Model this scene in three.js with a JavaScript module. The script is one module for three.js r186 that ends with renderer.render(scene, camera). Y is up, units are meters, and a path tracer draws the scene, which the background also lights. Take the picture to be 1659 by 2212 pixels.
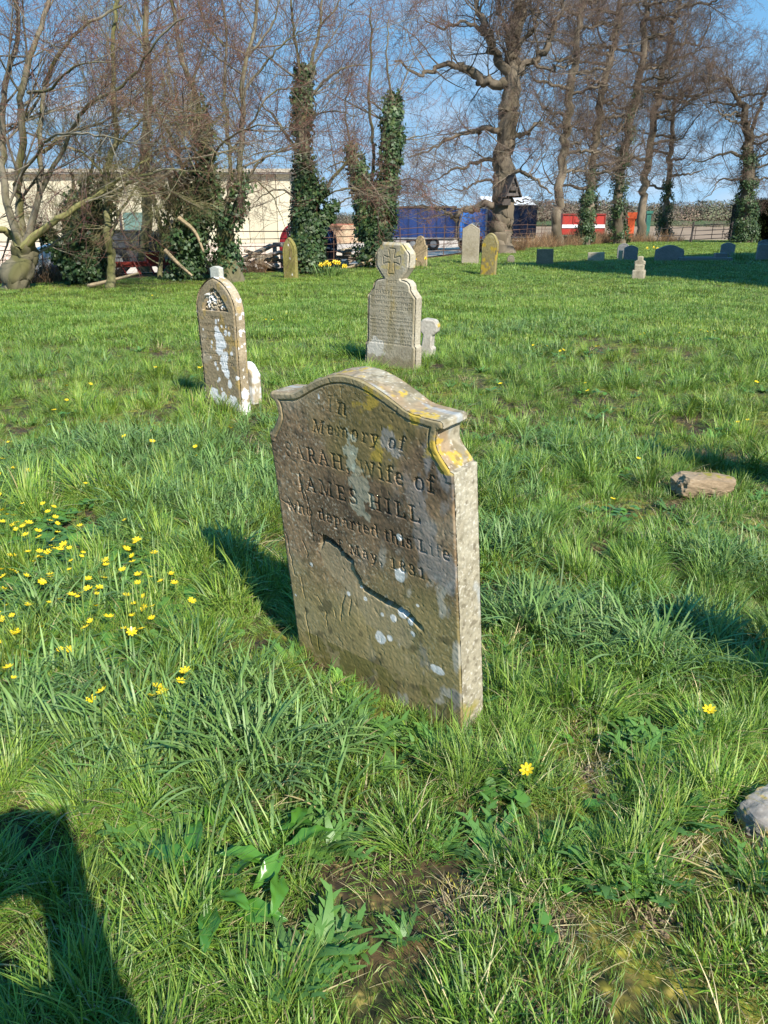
import * as THREE from 'three';
import { mergeGeometries } from 'three/addons/utils/BufferGeometryUtils.js';
import { MarchingCubes } from 'three/addons/objects/MarchingCubes.js';
import { RoundedBoxGeometry } from 'three/addons/geometries/RoundedBoxGeometry.js';

// ---------------------------------------------------------------- camera, sky, sun, exposure
const scene = new THREE.Scene();
const EYE = 1.5, PITCH = 21.2 * Math.PI / 180, FOCAL = 1640;      // photograph read at 1659 x 2212 pixels
const camera = new THREE.PerspectiveCamera(2 * Math.atan(1106 / FOCAL) * 180 / Math.PI, 0.75, 0.05, 2500);
camera.position.set(0, EYE, 0);
camera.rotation.set(-PITCH, 0, 0);
scene.add(camera);

const SUN = new THREE.Vector3(744, 1203, 1293).normalize();
const renderer = new THREE.WebGLRenderer({ antialias: true });
renderer.toneMapping = THREE.LinearToneMapping;
renderer.toneMappingExposure = 1.55;
renderer.shadowMap.enabled = true;

function hash3(i, j, k) {
  let h = Math.imul(i, 374761393) ^ Math.imul(j, 668265263) ^ Math.imul(k, 1274126177);
  h = Math.imul(h ^ (h >>> 13), 1274126177); h ^= h >>> 16;
  return (h >>> 0) / 4294967296;
}
const sm = (t) => t * t * (3 - 2 * t);
function vn(x, y = 0, z = 0) {
  const i = Math.floor(x), j = Math.floor(y), k = Math.floor(z), u = sm(x - i), v = sm(y - j), w = sm(z - k);
  const l = (a, b, t) => a + (b - a) * t;
  return l(l(l(hash3(i, j, k), hash3(i + 1, j, k), u), l(hash3(i, j + 1, k), hash3(i + 1, j + 1, k), u), v),
    l(l(hash3(i, j, k + 1), hash3(i + 1, j, k + 1), u), l(hash3(i, j + 1, k + 1), hash3(i + 1, j + 1, k + 1), u), v), w);
}
function fbm(x, y = 0, z = 0, o = 4) { let a = 0, s = 0.5, n = 0; for (let i = 0; i < o; i++) { a += s * vn(x, y, z); n += s; x = x * 2.03 + 7.1; y = y * 2.03 + 3.7; z = z * 2.03 + 1.3; s *= 0.5; } return a / n; }
function rng(seed) { let s = seed >>> 0; return () => { s = (s + 0x6d2b79f5) | 0; let t = Math.imul(s ^ (s >>> 15), 1 | s); t = (t + Math.imul(t ^ (t >>> 7), 61 | t)) ^ t; return ((t ^ (t >>> 14)) >>> 0) / 4294967296; }; }
const clamp = (x, a = 0, b = 1) => Math.min(b, Math.max(a, x));
const sstep = (a, b, x) => sm(clamp((x - a) / (b - a)));
const mix = (a, b, t) => a + (b - a) * t;
const mix3 = (a, b, t) => [mix(a[0], b[0], t), mix(a[1], b[1], t), mix(a[2], b[2], t)];
const mul3 = (a, k) => [a[0] * k, a[1] * k, a[2] * k];

{ // clear spring sky: deep blue overhead, pale at the horizon, a little thin cloud low down
  const W = 1024, H = 512, data = new Float32Array(W * H * 4), d = new THREE.Vector3();
  for (let j = 0; j < H; j++) for (let i = 0; i < W; i++) {
    const el = ((j + 0.5) / H - 0.5) * Math.PI, az = ((i + 0.5) / W - 0.5) * 2 * Math.PI;
    d.set(Math.cos(el) * Math.cos(az), Math.sin(el), Math.cos(el) * Math.sin(az));
    const e = Math.max(0, d.y), t = Math.pow(e, 0.55);
    let c = mix3([0.35, 0.53, 0.69], [0.018, 0.215, 0.49], clamp(t * 1.5));
    const s = Math.max(0, d.dot(SUN)); const g = 0.10 * Math.pow(s, 6) + 0.35 * Math.pow(s, 60);
    c = [c[0] + g, c[1] + g * 0.96, c[2] + g * 0.86];
    const cl = sstep(0.50, 0.78, fbm(d.x * 3.2 / (e + 0.16), d.z * 3.2 / (e + 0.16), 4.2, 5)) * (0.05 + 0.35 * sstep(0.45, 0.06, e));
    c = mix3(c, [0.50, 0.52, 0.56], cl);
    if (d.y < 0) c = mix3(c, [0.12, 0.13, 0.08], clamp(-d.y * 8));
    data.set([c[0], c[1], c[2], 1], (j * W + i) * 4);
  }
  const tex = new THREE.DataTexture(data, W, H, THREE.RGBAFormat, THREE.FloatType);
  tex.mapping = THREE.EquirectangularReflectionMapping; tex.magFilter = THREE.LinearFilter; tex.wrapS = THREE.RepeatWrapping; tex.needsUpdate = true;
  scene.background = tex; scene.environment = tex;
}
const sun = new THREE.DirectionalLight(new THREE.Color().setRGB(1, 0.94, 0.84), 5);
sun.name = 'sun'; sun.position.copy(SUN).multiplyScalar(90); sun.castShadow = true; sun.shadow.mapSize.set(4096, 4096);
Object.assign(sun.shadow.camera, { left: -45, right: 45, top: 45, bottom: -45, near: 1, far: 260 });
scene.add(sun, sun.target);

// ---------------------------------------------------------------- helpers
const CP = Math.cos(PITCH), SP = Math.sin(PITCH);
/** world point seen at photo pixel (px, py), d metres ahead */
function at(px, py, d) { const uy = 1106 - py, y = -FOCAL * SP + uy * CP, f = FOCAL * CP + uy * SP, k = d / f; return new THREE.Vector3((px - 829.5) * k, EYE + y * k, -d); }
/** churchyard ground point seen at photo pixel */
function onGround(px, py) { const uy = 1106 - py, y = -FOCAL * SP + uy * CP, f = FOCAL * CP + uy * SP, k = EYE / -y; return new THREE.Vector3((px - 829.5) * k, 0, -f * k); }
const metresPerPixel = (d) => (d * CP + 0.54) / FOCAL;
const EDGE = [[-60, 10], [-14, 17.2], [-8.9, 19.4], [-4.5, 22.2], [-0.4, 26.2], [4.9, 38], [15, 53], [22, 54], [200, 54]];
function edgeAt(x) { for (let i = 1; i < EDGE.length; i++) if (x < EDGE[i][0]) { const a = EDGE[i - 1], b = EDGE[i]; return mix(a[1], b[1], (x - a[0]) / (b[0] - a[0])); } return 54; }
function groundY(x, z) {
  const d = -z, s = d - edgeAt(x);
  const low = (fbm(x * 0.35 + 9, z * 0.35, 2, 3) - 0.5) * 0.11 + (fbm(x * 1.6, z * 1.6, 5, 2) - 0.5) * 0.05;
  return low * sstep(60, 25, d) - 0.9 * sstep(0.5, 14, s) - 0.7 * sstep(40, 150, s);
}
const used = new Map();
function numbered(n) { const k = used.get(n) || 0; used.set(n, k + 1); return k ? n + '_' + String(k).padStart(3, '0') : n; }
function tag(o, label, category, group, kind) { o.userData.label = label; if (category) o.userData.category = category; if (group) o.userData.group = group; if (kind) o.userData.kind = kind; return o; }
function shade(o) { o.traverse((m) => { if (m.isMesh) { m.castShadow = true; m.receiveShadow = true; } }); return o; }
function thing(name, label, category, pos = [0, 0, 0], turn = 0, group) { const o = new THREE.Group(); o.name = numbered(name); o.position.set(...pos); o.rotation.order = 'YXZ'; o.rotation.y = turn; scene.add(o); return tag(o, label, category, group); }
function part(name, geo, mat, parent, pos, rot) { const m = new THREE.Mesh(geo, mat); m.name = parent === scene ? numbered(name) : name; if (pos) m.position.set(...pos); if (rot) m.rotation.set(...rot); m.castShadow = m.receiveShadow = true; parent.add(m); return m; }
function inst(name, geo, mat, mats, cols, parent) {
  const m = new THREE.InstancedMesh(geo, mat, mats.length); m.name = parent === scene ? numbered(name) : name;
  mats.forEach((x, i) => m.setMatrixAt(i, x));
  if (cols) { const c = new THREE.Color(); cols.forEach((x, i) => m.setColorAt(i, c.setRGB(x[0], x[1], x[2]))); }
  m.castShadow = m.receiveShadow = true; m.userData.kind = 'stuff'; parent.add(m); return m;
}
const std = (r, g, b, rough = 0.9, extra = {}) => new THREE.MeshStandardMaterial({ color: new THREE.Color().setRGB(r, g, b), roughness: rough, ...extra });
const vmat = (rough = 0.9, extra = {}) => new THREE.MeshStandardMaterial({ vertexColors: true, roughness: rough, ...extra });
function noiseTexture(n, fn, srgb = true) {   // fn(u,v) in 0..1, tiling made by blending; returns colour triple 0..1 (sRGB when srgb)
  const d = new Uint8Array(n * n * 4);
  for (let j = 0; j < n; j++) for (let i = 0; i < n; i++) { const c = fn(i / n, j / n); d.set([clamp(c[0]) * 255, clamp(c[1]) * 255, clamp(c[2]) * 255, 255], (j * n + i) * 4); }
  const t = new THREE.DataTexture(d, n, n); t.wrapS = t.wrapT = THREE.RepeatWrapping; t.magFilter = THREE.LinearFilter; t.minFilter = THREE.LinearMipmapLinearFilter; t.generateMipmaps = true;
  if (srgb) t.colorSpace = THREE.SRGBColorSpace; t.needsUpdate = true; return t;
}
/** tiling fbm */
function tfbm(u, v, f, seed, o = 4) { let a = 0, s = 0.5, n = 0; for (let k = 0; k < o; k++) { const x = u * f, y = v * f, i = Math.floor(x), j = Math.floor(y), p = sm(x - i), q = sm(y - j), h = (a1, b1) => hash3(((a1 % f) + f) % f, ((b1 % f) + f) % f, seed + k * 17); a += s * mix(mix(h(i, j), h(i + 1, j), p), mix(h(i, j + 1), h(i + 1, j + 1), p), q); n += s; s *= 0.5; f *= 2; } return a / n; }
class Sink {   // collects vertices for one mesh
  constructor() { this.p = []; this.n = []; this.c = []; this.u = []; this.i = []; }
  get count() { return this.p.length / 3; }
  v(x, y, z, nx, ny, nz, c, u = 0, w = 0) { this.p.push(x, y, z); this.n.push(nx, ny, nz); this.c.push(c[0], c[1], c[2]); this.u.push(u, w); return this.p.length / 3 - 1; }
  tri(a, b, c) { this.i.push(a, b, c); }
  geo(flat) {
    const g = new THREE.BufferGeometry();
    g.setAttribute('position', new THREE.Float32BufferAttribute(this.p, 3)); g.setAttribute('normal', new THREE.Float32BufferAttribute(this.n, 3));
    g.setAttribute('color', new THREE.Float32BufferAttribute(this.c, 3)); g.setAttribute('uv', new THREE.Float32BufferAttribute(this.u, 2)); g.setIndex(this.i);
    if (flat) g.computeVertexNormals(); return g;
  }
  /** tube along points with radii; wobble(i/angle) may reshape the section */
  tube(pts, rad, sides, col, shape) {
    const n = pts.length, T = new THREE.Vector3(), A = new THREE.Vector3(), B = new THREE.Vector3(), up = new THREE.Vector3(), first = this.count;
    let s = 0;
    for (let k = 0; k < n; k++) {
      T.subVectors(pts[Math.min(k + 1, n - 1)], pts[Math.max(k - 1, 0)]).normalize();
      if (k) s += pts[k].distanceTo(pts[k - 1]);
      if (!k) { up.set(Math.abs(T.y) > 0.9 ? 1 : 0, Math.abs(T.y) > 0.9 ? 0 : 1, 0); A.crossVectors(T, up).normalize(); } else A.addScaledVector(T, -A.dot(T)).normalize();
      B.crossVectors(T, A);
      for (let q = 0; q <= sides; q++) {
        const a = q / sides * Math.PI * 2, ca = Math.cos(a), sa = Math.sin(a), r = rad[k] * (shape ? shape(a, s, k / (n - 1)) : 1);
        const nx = A.x * ca + B.x * sa, ny = A.y * ca + B.y * sa, nz = A.z * ca + B.z * sa;
        this.v(pts[k].x + nx * r, pts[k].y + ny * r, pts[k].z + nz * r, nx, ny, nz, typeof col === 'function' ? col(a, s, pts[k]) : col, q / sides, s);
      }
      if (k) for (let q = 0; q < sides; q++) { const a = first + (k - 1) * (sides + 1) + q, b = a + sides + 1; this.tri(a, a + 1, b); this.tri(a + 1, b + 1, b); }
    }
  }
}
function smoothPath(pts, n) { const c = new THREE.CatmullRomCurve3(pts, false, 'centripetal'); return Array.from({ length: n + 1 }, (_, i) => c.getPoint(i / n)); }
const tubeGeo = (pts, r, sides = 6, col = [1, 1, 1]) => { const s = new Sink(); s.tube(pts, pts.map((_, i) => Array.isArray(r) ? r[i] : r), sides, col); return s.geo(); };
const V = (x, y, z) => new THREE.Vector3(x, y, z);
function bar(a, b, r, sides = 6) { return tubeGeo([V(...a), V(...b)], r, sides); }
function box(w, h, d, x = 0, y = 0, z = 0) { const g = new THREE.BoxGeometry(w, h, d); g.translate(x, y, z); return g; }
const _q = new THREE.Quaternion(), _q2 = new THREE.Quaternion(), YUP = V(0, 1, 0);
function place(p, dir, roll, s) { _q.setFromUnitVectors(YUP, dir); _q2.setFromAxisAngle(YUP, roll); return new THREE.Matrix4().compose(p, _q.multiply(_q2), typeof s === 'number' ? V(s, s, s) : s); }

// ---------------------------------------------------------------- terrain
{
  const xs = [], zs = [];
  const grade = (lim, arr) => { let x = 0, st = 0.05; arr.push(0); while (x < lim) { st = Math.min(60, Math.max(0.06, x * 0.028)); x += st; arr.push(x); } };
  const px = []; grade(900, px); for (let i = px.length - 1; i > 0; i--) xs.push(-px[i]); xs.push(...px);
  const pz = []; grade(1500, pz); zs.push(40, 12, 5, 2); zs.push(...pz.map((v) => 0.6 - v));
  const pos = [], uv = [], col = [], idx = [], nx = xs.length;
  zs.forEach((z) => xs.forEach((x) => {
    pos.push(x, groundY(x, z), z); uv.push(x / 2.6, z / 2.6);
    const s = -z - edgeAt(x), a = fbm(x * 0.5, z * 0.5, 8, 3);
    let c = s > 1.5 && x > 8 ? [0.75, 1.25, 0.55] : mix3([0.75, 0.85, 0.7], [1.15, 1.1, 0.9], a);
    if (s > 0 && x < 12) c = [1.5, 1.1, 0.9];
    col.push(...c);
  }));
  for (let j = 0; j + 1 < zs.length; j++) for (let i = 0; i + 1 < nx; i++) { const a = j * nx + i; idx.push(a, a + 1, a + nx, a + 1, a + nx + 1, a + nx); }
  const g = new THREE.BufferGeometry(); g.setAttribute('position', new THREE.Float32BufferAttribute(pos, 3)); g.setAttribute('uv', new THREE.Float32BufferAttribute(uv, 2)); g.setAttribute('color', new THREE.Float32BufferAttribute(col, 3)); g.setIndex(idx); g.computeVertexNormals();
  const tex = noiseTexture(1024, (u, v) => {
    const a = tfbm(u, v, 6, 1, 5), b = tfbm(u, v, 90, 31, 3), m = tfbm(u, v, 9, 77, 4), st = tfbm(u, v, 200, 5, 2);
    let c = mix3([0.27, 0.21, 0.14], [0.29, 0.32, 0.13], sstep(0.42, 0.68, a));
    c = mix3(c, [0.45, 0.44, 0.14], sstep(0.56, 0.68, m) * 0.7);
    c = mix3(c, [0.55, 0.47, 0.29], sstep(0.62, 0.8, st) * 0.6);
    return mul3(c, 0.3 + 1.3 * b);
  });
  const bmp = noiseTexture(512, (u, v) => { const b = tfbm(u, v, 40, 3, 4); return [b, b, b]; }, false);
  const m = part('ground', g, new THREE.MeshStandardMaterial({ map: tex, vertexColors: true, roughness: 1, bumpMap: bmp, bumpScale: 0.05 }), scene); m.userData.kind = 'structure'; tag(m, 'turf and soil of the churchyard running out to the fields');
}
function sheet(name, label, x0, x1, dn0, d1, step, lift, mat, scaleUV = 1) {   // dn0 may be a function of x
  const nx = Math.ceil((x1 - x0) / step), nz = 26, pos = [], uv = [], idx = [];
  for (let j = 0; j <= nz; j++) for (let i = 0; i <= nx; i++) { const x = mix(x0, x1, i / nx), d0 = dn0(x), d = mix(d0, d1, Math.pow(j / nz, 1.5)); pos.push(x, groundY(x, -d) + lift, -d); uv.push(x * scaleUV, d * scaleUV); }
  for (let j = 0; j < nz; j++) for (let i = 0; i < nx; i++) { const a = j * (nx + 1) + i; idx.push(a, a + 1, a + nx + 1, a + 1, a + nx + 2, a + nx + 1); }
  const g = new THREE.BufferGeometry(); g.setAttribute('position', new THREE.Float32BufferAttribute(pos, 3)); g.setAttribute('uv', new THREE.Float32BufferAttribute(uv, 2)); g.setIndex(idx); g.computeVertexNormals();
  const m = part(name, g, mat, scene); m.userData.kind = 'structure'; tag(m, label); return m;
}
{
  const con = noiseTexture(512, (u, v) => { const a = tfbm(u, v, 5, 12, 5), b = tfbm(u, v, 60, 3, 3); return mul3(mix3([0.74, 0.66, 0.58], [0.86, 0.79, 0.71], a), 0.82 + 0.3 * b); });
  sheet('yard', 'pale dusty concrete yard beyond the railings', -70, 12, (x) => edgeAt(x) + 2.2, 92, 1, 0.03, new THREE.MeshStandardMaterial({ map: con, roughness: 0.95 }), 0.12);
  const soil = noiseTexture(512, (u, v) => { const a = tfbm(u, v, 7, 22, 5), r = 0.5 + 0.5 * Math.sin(v * Math.PI * 2 * 24 + a * 5); return mul3(mix3([0.56, 0.46, 0.36], [0.68, 0.58, 0.46], a), 0.88 + 0.12 * r); });
  sheet('ploughed_field', 'pale brown bare field beyond the gate', 14, 330, () => 72, 300, 4, 0.05, new THREE.MeshStandardMaterial({ map: soil, roughness: 1 }), 0.06);
  sheet('far_field', 'wide pale field behind the yard', -330, 20, () => 96, 300, 4, 0.04, new THREE.MeshStandardMaterial({ map: soil, roughness: 1 }), 0.05);
}
// ---------------------------------------------------------------- headstones
function segDist(px, py, ax, ay, bx, by) { const vx = bx - ax, vy = by - ay, t = clamp(((px - ax) * vx + (py - ay) * vy) / (vx * vx + vy * vy + 1e-12)); return Math.hypot(px - ax - vx * t, py - ay - vy * t); }
function lineDist(px, py, L) { let m = 9; for (let i = 1; i < L.length; i++) m = Math.min(m, segDist(px, py, L[i - 1][0], L[i - 1][1], L[i][0], L[i][1])); return m; }
/** lines of carved lettering as a depth field over a face W x H metres (x centred, y up) */
function lettering(W, H, lines, ppm = 1300) {
  const w = Math.round(W * ppm), h = Math.round(H * ppm), cv = document.createElement('canvas'); cv.width = w; cv.height = h;
  const c = cv.getContext('2d'); c.fillStyle = '#000'; c.fillRect(0, 0, w, h); c.fillStyle = '#fff'; c.textAlign = 'left'; c.textBaseline = 'alphabetic';
  for (const l of lines) {
    c.save(); c.font = (l.style || 'bold') + ' ' + Math.round(l.h * ppm / 0.72) + 'px ' + (l.face || 'serif');
    const want = l.w * ppm, ws = [...l.t].map((ch) => c.measureText(ch).width), sum = ws.reduce((p, q) => p + q, 0), sq = Math.min(1, want * 0.94 / sum), gap = (want - sum * sq) / Math.max(1, ws.length - 1), jr = rng(l.t.length * 7 + Math.round(l.y * 999)); c.translate((l.x - l.w / 2 + W / 2) * ppm, (H - l.y) * ppm); let ox = 0; [...l.t].forEach((ch, k) => { c.save(); c.translate(ox, l.jit ? (jr() - 0.5) * l.jit * ppm : 0); c.scale(sq, 1); if (l.jit) c.rotate((jr() - 0.5) * 0.05); c.fillText(ch, 0, 0); c.restore(); ox += ws[k] * sq + gap; }); c.restore();
  }
  const d = c.getImageData(0, 0, w, h).data;
  return (x, y) => { const u = (x + W / 2) * ppm, v = (H - y) * ppm, i = Math.floor(u), j = Math.floor(v); if (i < 1 || j < 1 || i >= w - 2 || j >= h - 2) return 0; const a = u - i, b = v - j, g = (p, q) => d[(q * w + p) * 4] / 255; return mix(mix(g(i, j), g(i + 1, j), a), mix(g(i, j + 1), g(i + 1, j + 1), a), b); };
}
/** slab with a carved front. outline: [half width, height] from foot to crown */
function slab({ outline, T, step = 0.02, nx = 24, ns = 4, nb = 8, relief, chamfer = 0.006, rough = 0.0015, colour, seed = 1, below = 0.12 }) {
  const line = [[outline[0][0], -below], ...outline], rows = [];
  for (let i = 1; i < line.length; i++) { const a = line[i - 1], b = line[i], n = Math.max(1, Math.round(Math.hypot(b[0] - a[0], b[1] - a[1]) / step)); for (let k = i === 1 ? 0 : 1; k <= n; k++) rows.push([mix(a[0], b[0], k / n), mix(a[1], b[1], k / n)]); }
  const edge = []; for (const p of line) edge.push([p[0], p[1]]); edge.push([0, line[line.length - 1][1]]);
  const ring = nx + ns + nb + ns, pos = [], col = [], uv = [], idx = [];
  const put = (x, y, z, side, e) => {
    const a = (fbm(x * 60 + seed * 3, y * 60, z * 60, 3) - 0.5) * 2 * rough + (fbm(x * 9 + seed, y * 9, z * 9, 2) - 0.5) * 1.2 * rough;
    const c = colour(x, y, z, side, e); col.push(c[0], c[1], c[2]); uv.push(x, y); return side === 1 ? a * 2.2 : a;
  };
  const all = [...rows.map((r) => [r[0], r[1], 1]), [rows[rows.length - 1][0], rows[rows.length - 1][1], 0.02]];
  for (const [L, y, k] of all) {
    const f = T / 2 * k, halfN = (n, q) => q / (n - 1);
    for (let q = 0; q < nx; q++) {
      const x = -L + 2 * L * halfN(nx, q), ax = Math.abs(x), e = k < 1 ? 0 : lineDist(ax, y, edge);
      const ch = chamfer > 0 ? chamfer * sm(clamp(1 - e / chamfer)) : 0, r = relief && k === 1 ? relief(x, y, e) : 0;
      const a = put(x, y, f, 0, e); pos.push(x, y, (f + (k === 1 ? r - ch + a : 0)));
    }
    for (let q = 0; q < ns; q++) { const z = f - 2 * f * (q + 1) / (ns + 1), a = put(L, y, z, 1, 0); pos.push(L + a * (L > 0.02 ? 1 : 0), y + a, z); }
    for (let q = 0; q < nb; q++) { const x = L - 2 * L * halfN(nb, q), a = put(x, y, -f, 2, 0.1); pos.push(x, y, -f - a); }
    for (let q = 0; q < ns; q++) { const z = -f + 2 * f * (q + 1) / (ns + 1), a = put(-L, y, z, 1, 0); pos.push(-L - a * (L > 0.02 ? 1 : 0), y + a, z); }
  }
  for (let j = 0; j + 1 < all.length; j++) for (let q = 0; q < ring; q++) { const a = j * ring + q, b = j * ring + (q + 1) % ring; idx.push(a, b, a + ring, b, b + ring, a + ring); }
  const g = new THREE.BufferGeometry(); g.setAttribute('position', new THREE.Float32BufferAttribute(pos, 3)); g.setAttribute('color', new THREE.Float32BufferAttribute(col, 3)); g.setAttribute('uv', new THREE.Float32BufferAttribute(uv, 2)); g.setIndex(idx); g.computeVertexNormals(); return g;
}
const stoneMat = vmat(0.93);
const spot = (x, y, cx, cy, r, sx = 1, n = 0.35, f = 40) => { const d = Math.hypot((x - cx) / sx, y - cy) / r + (fbm(x * f, y * f, cx * 31, 3) - 0.5) * 2 * n; return sstep(1.06, 0.9, d); };
/** weathered stone colour: body, mottle, dark grime specks and pale crust specks */
function weather(x, y, z, seed, body, dark, pale, kd = 0.5, kp = 0.5) {
  const a = fbm(x * 6 + seed, y * 6, z * 6 + seed, 4), b = fbm(x * 34 + seed, y * 34, z * 34, 3), c = vn(x * 210 + seed, y * 210, z * 210), d = vn(x * 120 + seed * 2, y * 120, z * 120 + 9);
  let k = mix3(body, dark, sstep(0.45, 0.75, a) * kd * 0.9 + sstep(0.55, 0.75, b) * kd * 0.5);
  k = mix3(k, pale, sstep(0.72, 0.9, c) * kp * sstep(0.35, 0.6, fbm(x * 4 + seed * 5, y * 4, z, 2)) + sstep(0.42, 0.25, a) * kp * 0.35);
  return mul3(k, 0.78 + 0.44 * d);
}
const FOOTPRINTS = [];   // [x, z, half width, half depth, turn] where no grass grows
function stand(name, label, geo, pos, turn, lean = [0, 0], fp, mat = stoneMat, group) {
  const o = part(name, geo, mat, scene); o.rotation.order = 'YXZ'; o.position.set(pos[0], groundY(pos[0], pos[2]) + (pos[1] || 0), pos[2]); o.rotation.set(lean[0], turn, lean[1]);
  tag(o, label, 'gravestone', group); if (fp) FOOTPRINTS.push([pos[0], pos[2], fp[0], fp[1], turn]); return o;
}

{ // ---- the near headstone with the shouldered, arched top
  const W = 0.754, hw = W / 2, S = 0.854;      // S: height of the shoulders
  // pixel of the detail crop (1475 px wide) -> metres on the face
  const onFace = (zx, zy) => { const l = 100 + (zy - 480) / 1210 * 160, r = 1200 + (zy - 720) / 1360 * 60, ui = (zx - l) / (r - l), u = ui * 2.37 / (ui * 2.37 + (1 - ui) * 2.8); const s = 480 + 240 * ui, b = 1690 + 390 * ui; return [(u - 0.5) * W, S * (1 - (zy - s) / (b - s))]; };
  const out = [[hw, 0], [hw, 0.3], [hw, S - 0.004], [hw - 0.012, S]];
  for (let k = 0; k <= 10; k++) { const a = k / 10; out.push([hw - 0.012 - 0.058 * Math.sin(a * Math.PI * 0.5) + (a > 0.55 ? (a - 0.55) * 0.045 : 0), S + 0.003 + 0.105 * a]); }
  out.push([hw - 0.030, S + 0.116], [hw - 0.030, S + 0.132], [hw - 0.038, S + 0.137]);
  for (let k = 1; k <= 5; k++) out.push([hw - 0.038 - 0.075 * k / 5, S + 0.137 + 0.006 * (k / 5) ** 2]);
  const x0 = hw - 0.113, y0 = S + 0.143, top = S + 0.226;
  for (let k = 1; k <= 24; k++) { const t = k / 24; out.push([x0 * (1 - t) + 1e-4, y0 + (top - y0) * (t < 0.22 ? 0.9 * t * t / 0.22 * 1.0 : (0.198 + 0.802 * Math.sin(((t - 0.22) / 0.78) * Math.PI / 2) ** 1.0))]); }
  for (let i = 1; i < out.length; i++) out[i][1] = Math.max(out[i][1], out[i - 1][1] + 1e-5);
  const text = lettering(W, 1.2, [
    { t: 'In', x: -0.05, y: S + 0.105, w: 0.085, h: 0.052, jit: 0.003, style: 'italic' },
    { t: 'Memory of', x: 0.02, y: S + 0.032, w: 0.37, h: 0.040, jit: 0.003, style: 'italic' },
    { t: 'SARAH, Wife of', x: 0.0, y: S - 0.075, w: 0.62, h: 0.050, jit: 0.003, style: 'normal' },
    { t: 'JAMES HILL', x: -0.005, y: S - 0.178, w: 0.52, h: 0.050, jit: 0.003, style: 'normal' },
    { t: 'who departed this Life', x: 0.01, y: S - 0.272, w: 0.69, h: 0.040, jit: 0.003, style: 'normal' },
    { t: '12 of May, 1831', x: 0.01, y: S - 0.362, w: 0.50, h: 0.036, jit: 0.003, style: 'normal' }]);
  const crack = [[490, 1030], [525, 1042], [560, 1062], [610, 1098], [640, 1130], [690, 1160], [700, 1215], [738, 1262], [745, 1295], [790, 1325], [845, 1352], [900, 1378], [955, 1402], [1015, 1440], [1050, 1480], [1085, 1515]].map((p) => onFace(...p));
  const rim = [[490, 1030], [445, 1085], [405, 1130], [395, 1200]].map((p) => onFace(...p));
  const scratches = [[[330, 700], [345, 760], [355, 835]], [[375, 800], [395, 880], [400, 960], [418, 1030]], [[195, 1010], [220, 1130], [245, 1235]], [[325, 1440], [345, 1560], [370, 1660]], [[435, 1375], [465, 1420]], [[490, 1465], [505, 1560]], [[635, 1370], [610, 1440], [600, 1510]], [[555, 1455], [565, 1490]], [[330, 1060], [362, 1110], [365, 1150]], [[175, 830], [215, 850], [270, 875]], [[235, 830], [262, 880]], [[415, 1605], [425, 1690]], [[305, 1260], [325, 1380]], [[670, 1390], [660, 1480]]].map((l) => l.map((p) => onFace(...p)));
  const crackX = (x) => { for (let i = 1; i < crack.length; i++) if (x <= crack[i][0]) { const a = crack[i - 1], b = crack[i]; return mix(a[1], b[1], clamp((x - a[0]) / (b[0] - a[0] + 1e-9))); } return -9; };
  const flake = (x, y) => {   // spalled layer below the broken edge
    if (x < crack[0][0] - 0.08 || x > crack[crack.length - 1][0]) return 0;
    const cy = x < crack[0][0] ? mix(rim[3][1], rim[0][1], clamp((x - rim[3][0]) / (rim[0][0] - rim[3][0]))) : crackX(x) + (vn(x * 90, 3) - 0.5) * 0.006, dn = cy - y; if (dn < 0) return 0;
    const fade = sstep(0.30, 0.0, dn) * sstep(crack[crack.length - 1][0], crack[crack.length - 1][0] - 0.09, x) * sstep(crack[0][0] - 0.08, crack[0][0] + 0.03, x);
    const end = sstep(crack[crack.length - 1][0], crack[crack.length - 1][0] - 0.05, x) * sstep(crack[0][0] - 0.03, crack[0][0] + 0.02, x), dw = dn + (vn(x * 70, y * 70, 5) - 0.5) * 0.006;
    return -clamp(dn / 0.003) * (0.006 * fade + 0.028 * end * sstep(0.030, 0.017, dw));
  };
  const relief = (x, y, e) => {
    let r = 0;
    if (y > S - 0.03) r -= 0.005 * sstep(0.0035, 0.0012, Math.abs(e - 0.024)) * sstep(S - 0.025, S - 0.005, y) + (e < 0.024 ? -0.002 : 0);
    const w = fbm(x * 14, y * 14, 3, 3);
    r -= 0.0062 * sstep(0.12, 0.7, text(x, y)) * clamp(1.15 - sstep(0.44, 0.66, w) * 0.95);
    r += flake(x, y);
    if (y < 0.8) for (const l of scratches) { const d = lineDist(x + (vn(y * 60, l[0][0] * 50) - 0.5) * 0.008, y, l); if (d < 0.004) r -= 0.004 * sstep(0.0035, 0.0012, d); }
    const pit = vn(x * 95 + 3, y * 95, 8); r -= 0.0012 * sstep(0.8, 0.97, pit);
    return r + (fbm(x * 4, y * 4, 2, 2) - 0.5) * 0.006 + (fbm(x * 150, y * 150, 2, 2) - 0.5) * 0.0011;
  };
  const whites = [[957, 1040, 0.012], [960, 1238, 0.026, 0.85], [920, 1485, 0.014], [968, 1450, 0.018, 1.1], [1010, 1495, 0.012], [860, 1468, 0.008], [655, 1358, 0.008], [1025, 1560, 0.01], [850, 1600, 0.024], [905, 1600, 0.012], [395, 1190, 0.009, 0.7], [1145, 1745, 0.016, 1.6], [760, 1385, 0.008], [250, 1360, 0.005], [1050, 1395, 0.006], [735, 1320, 0.006], [505, 350, 0.009, 0.5]].map(([a, b, r, sx]) => [...onFace(a, b), r, sx || 1]);
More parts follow.
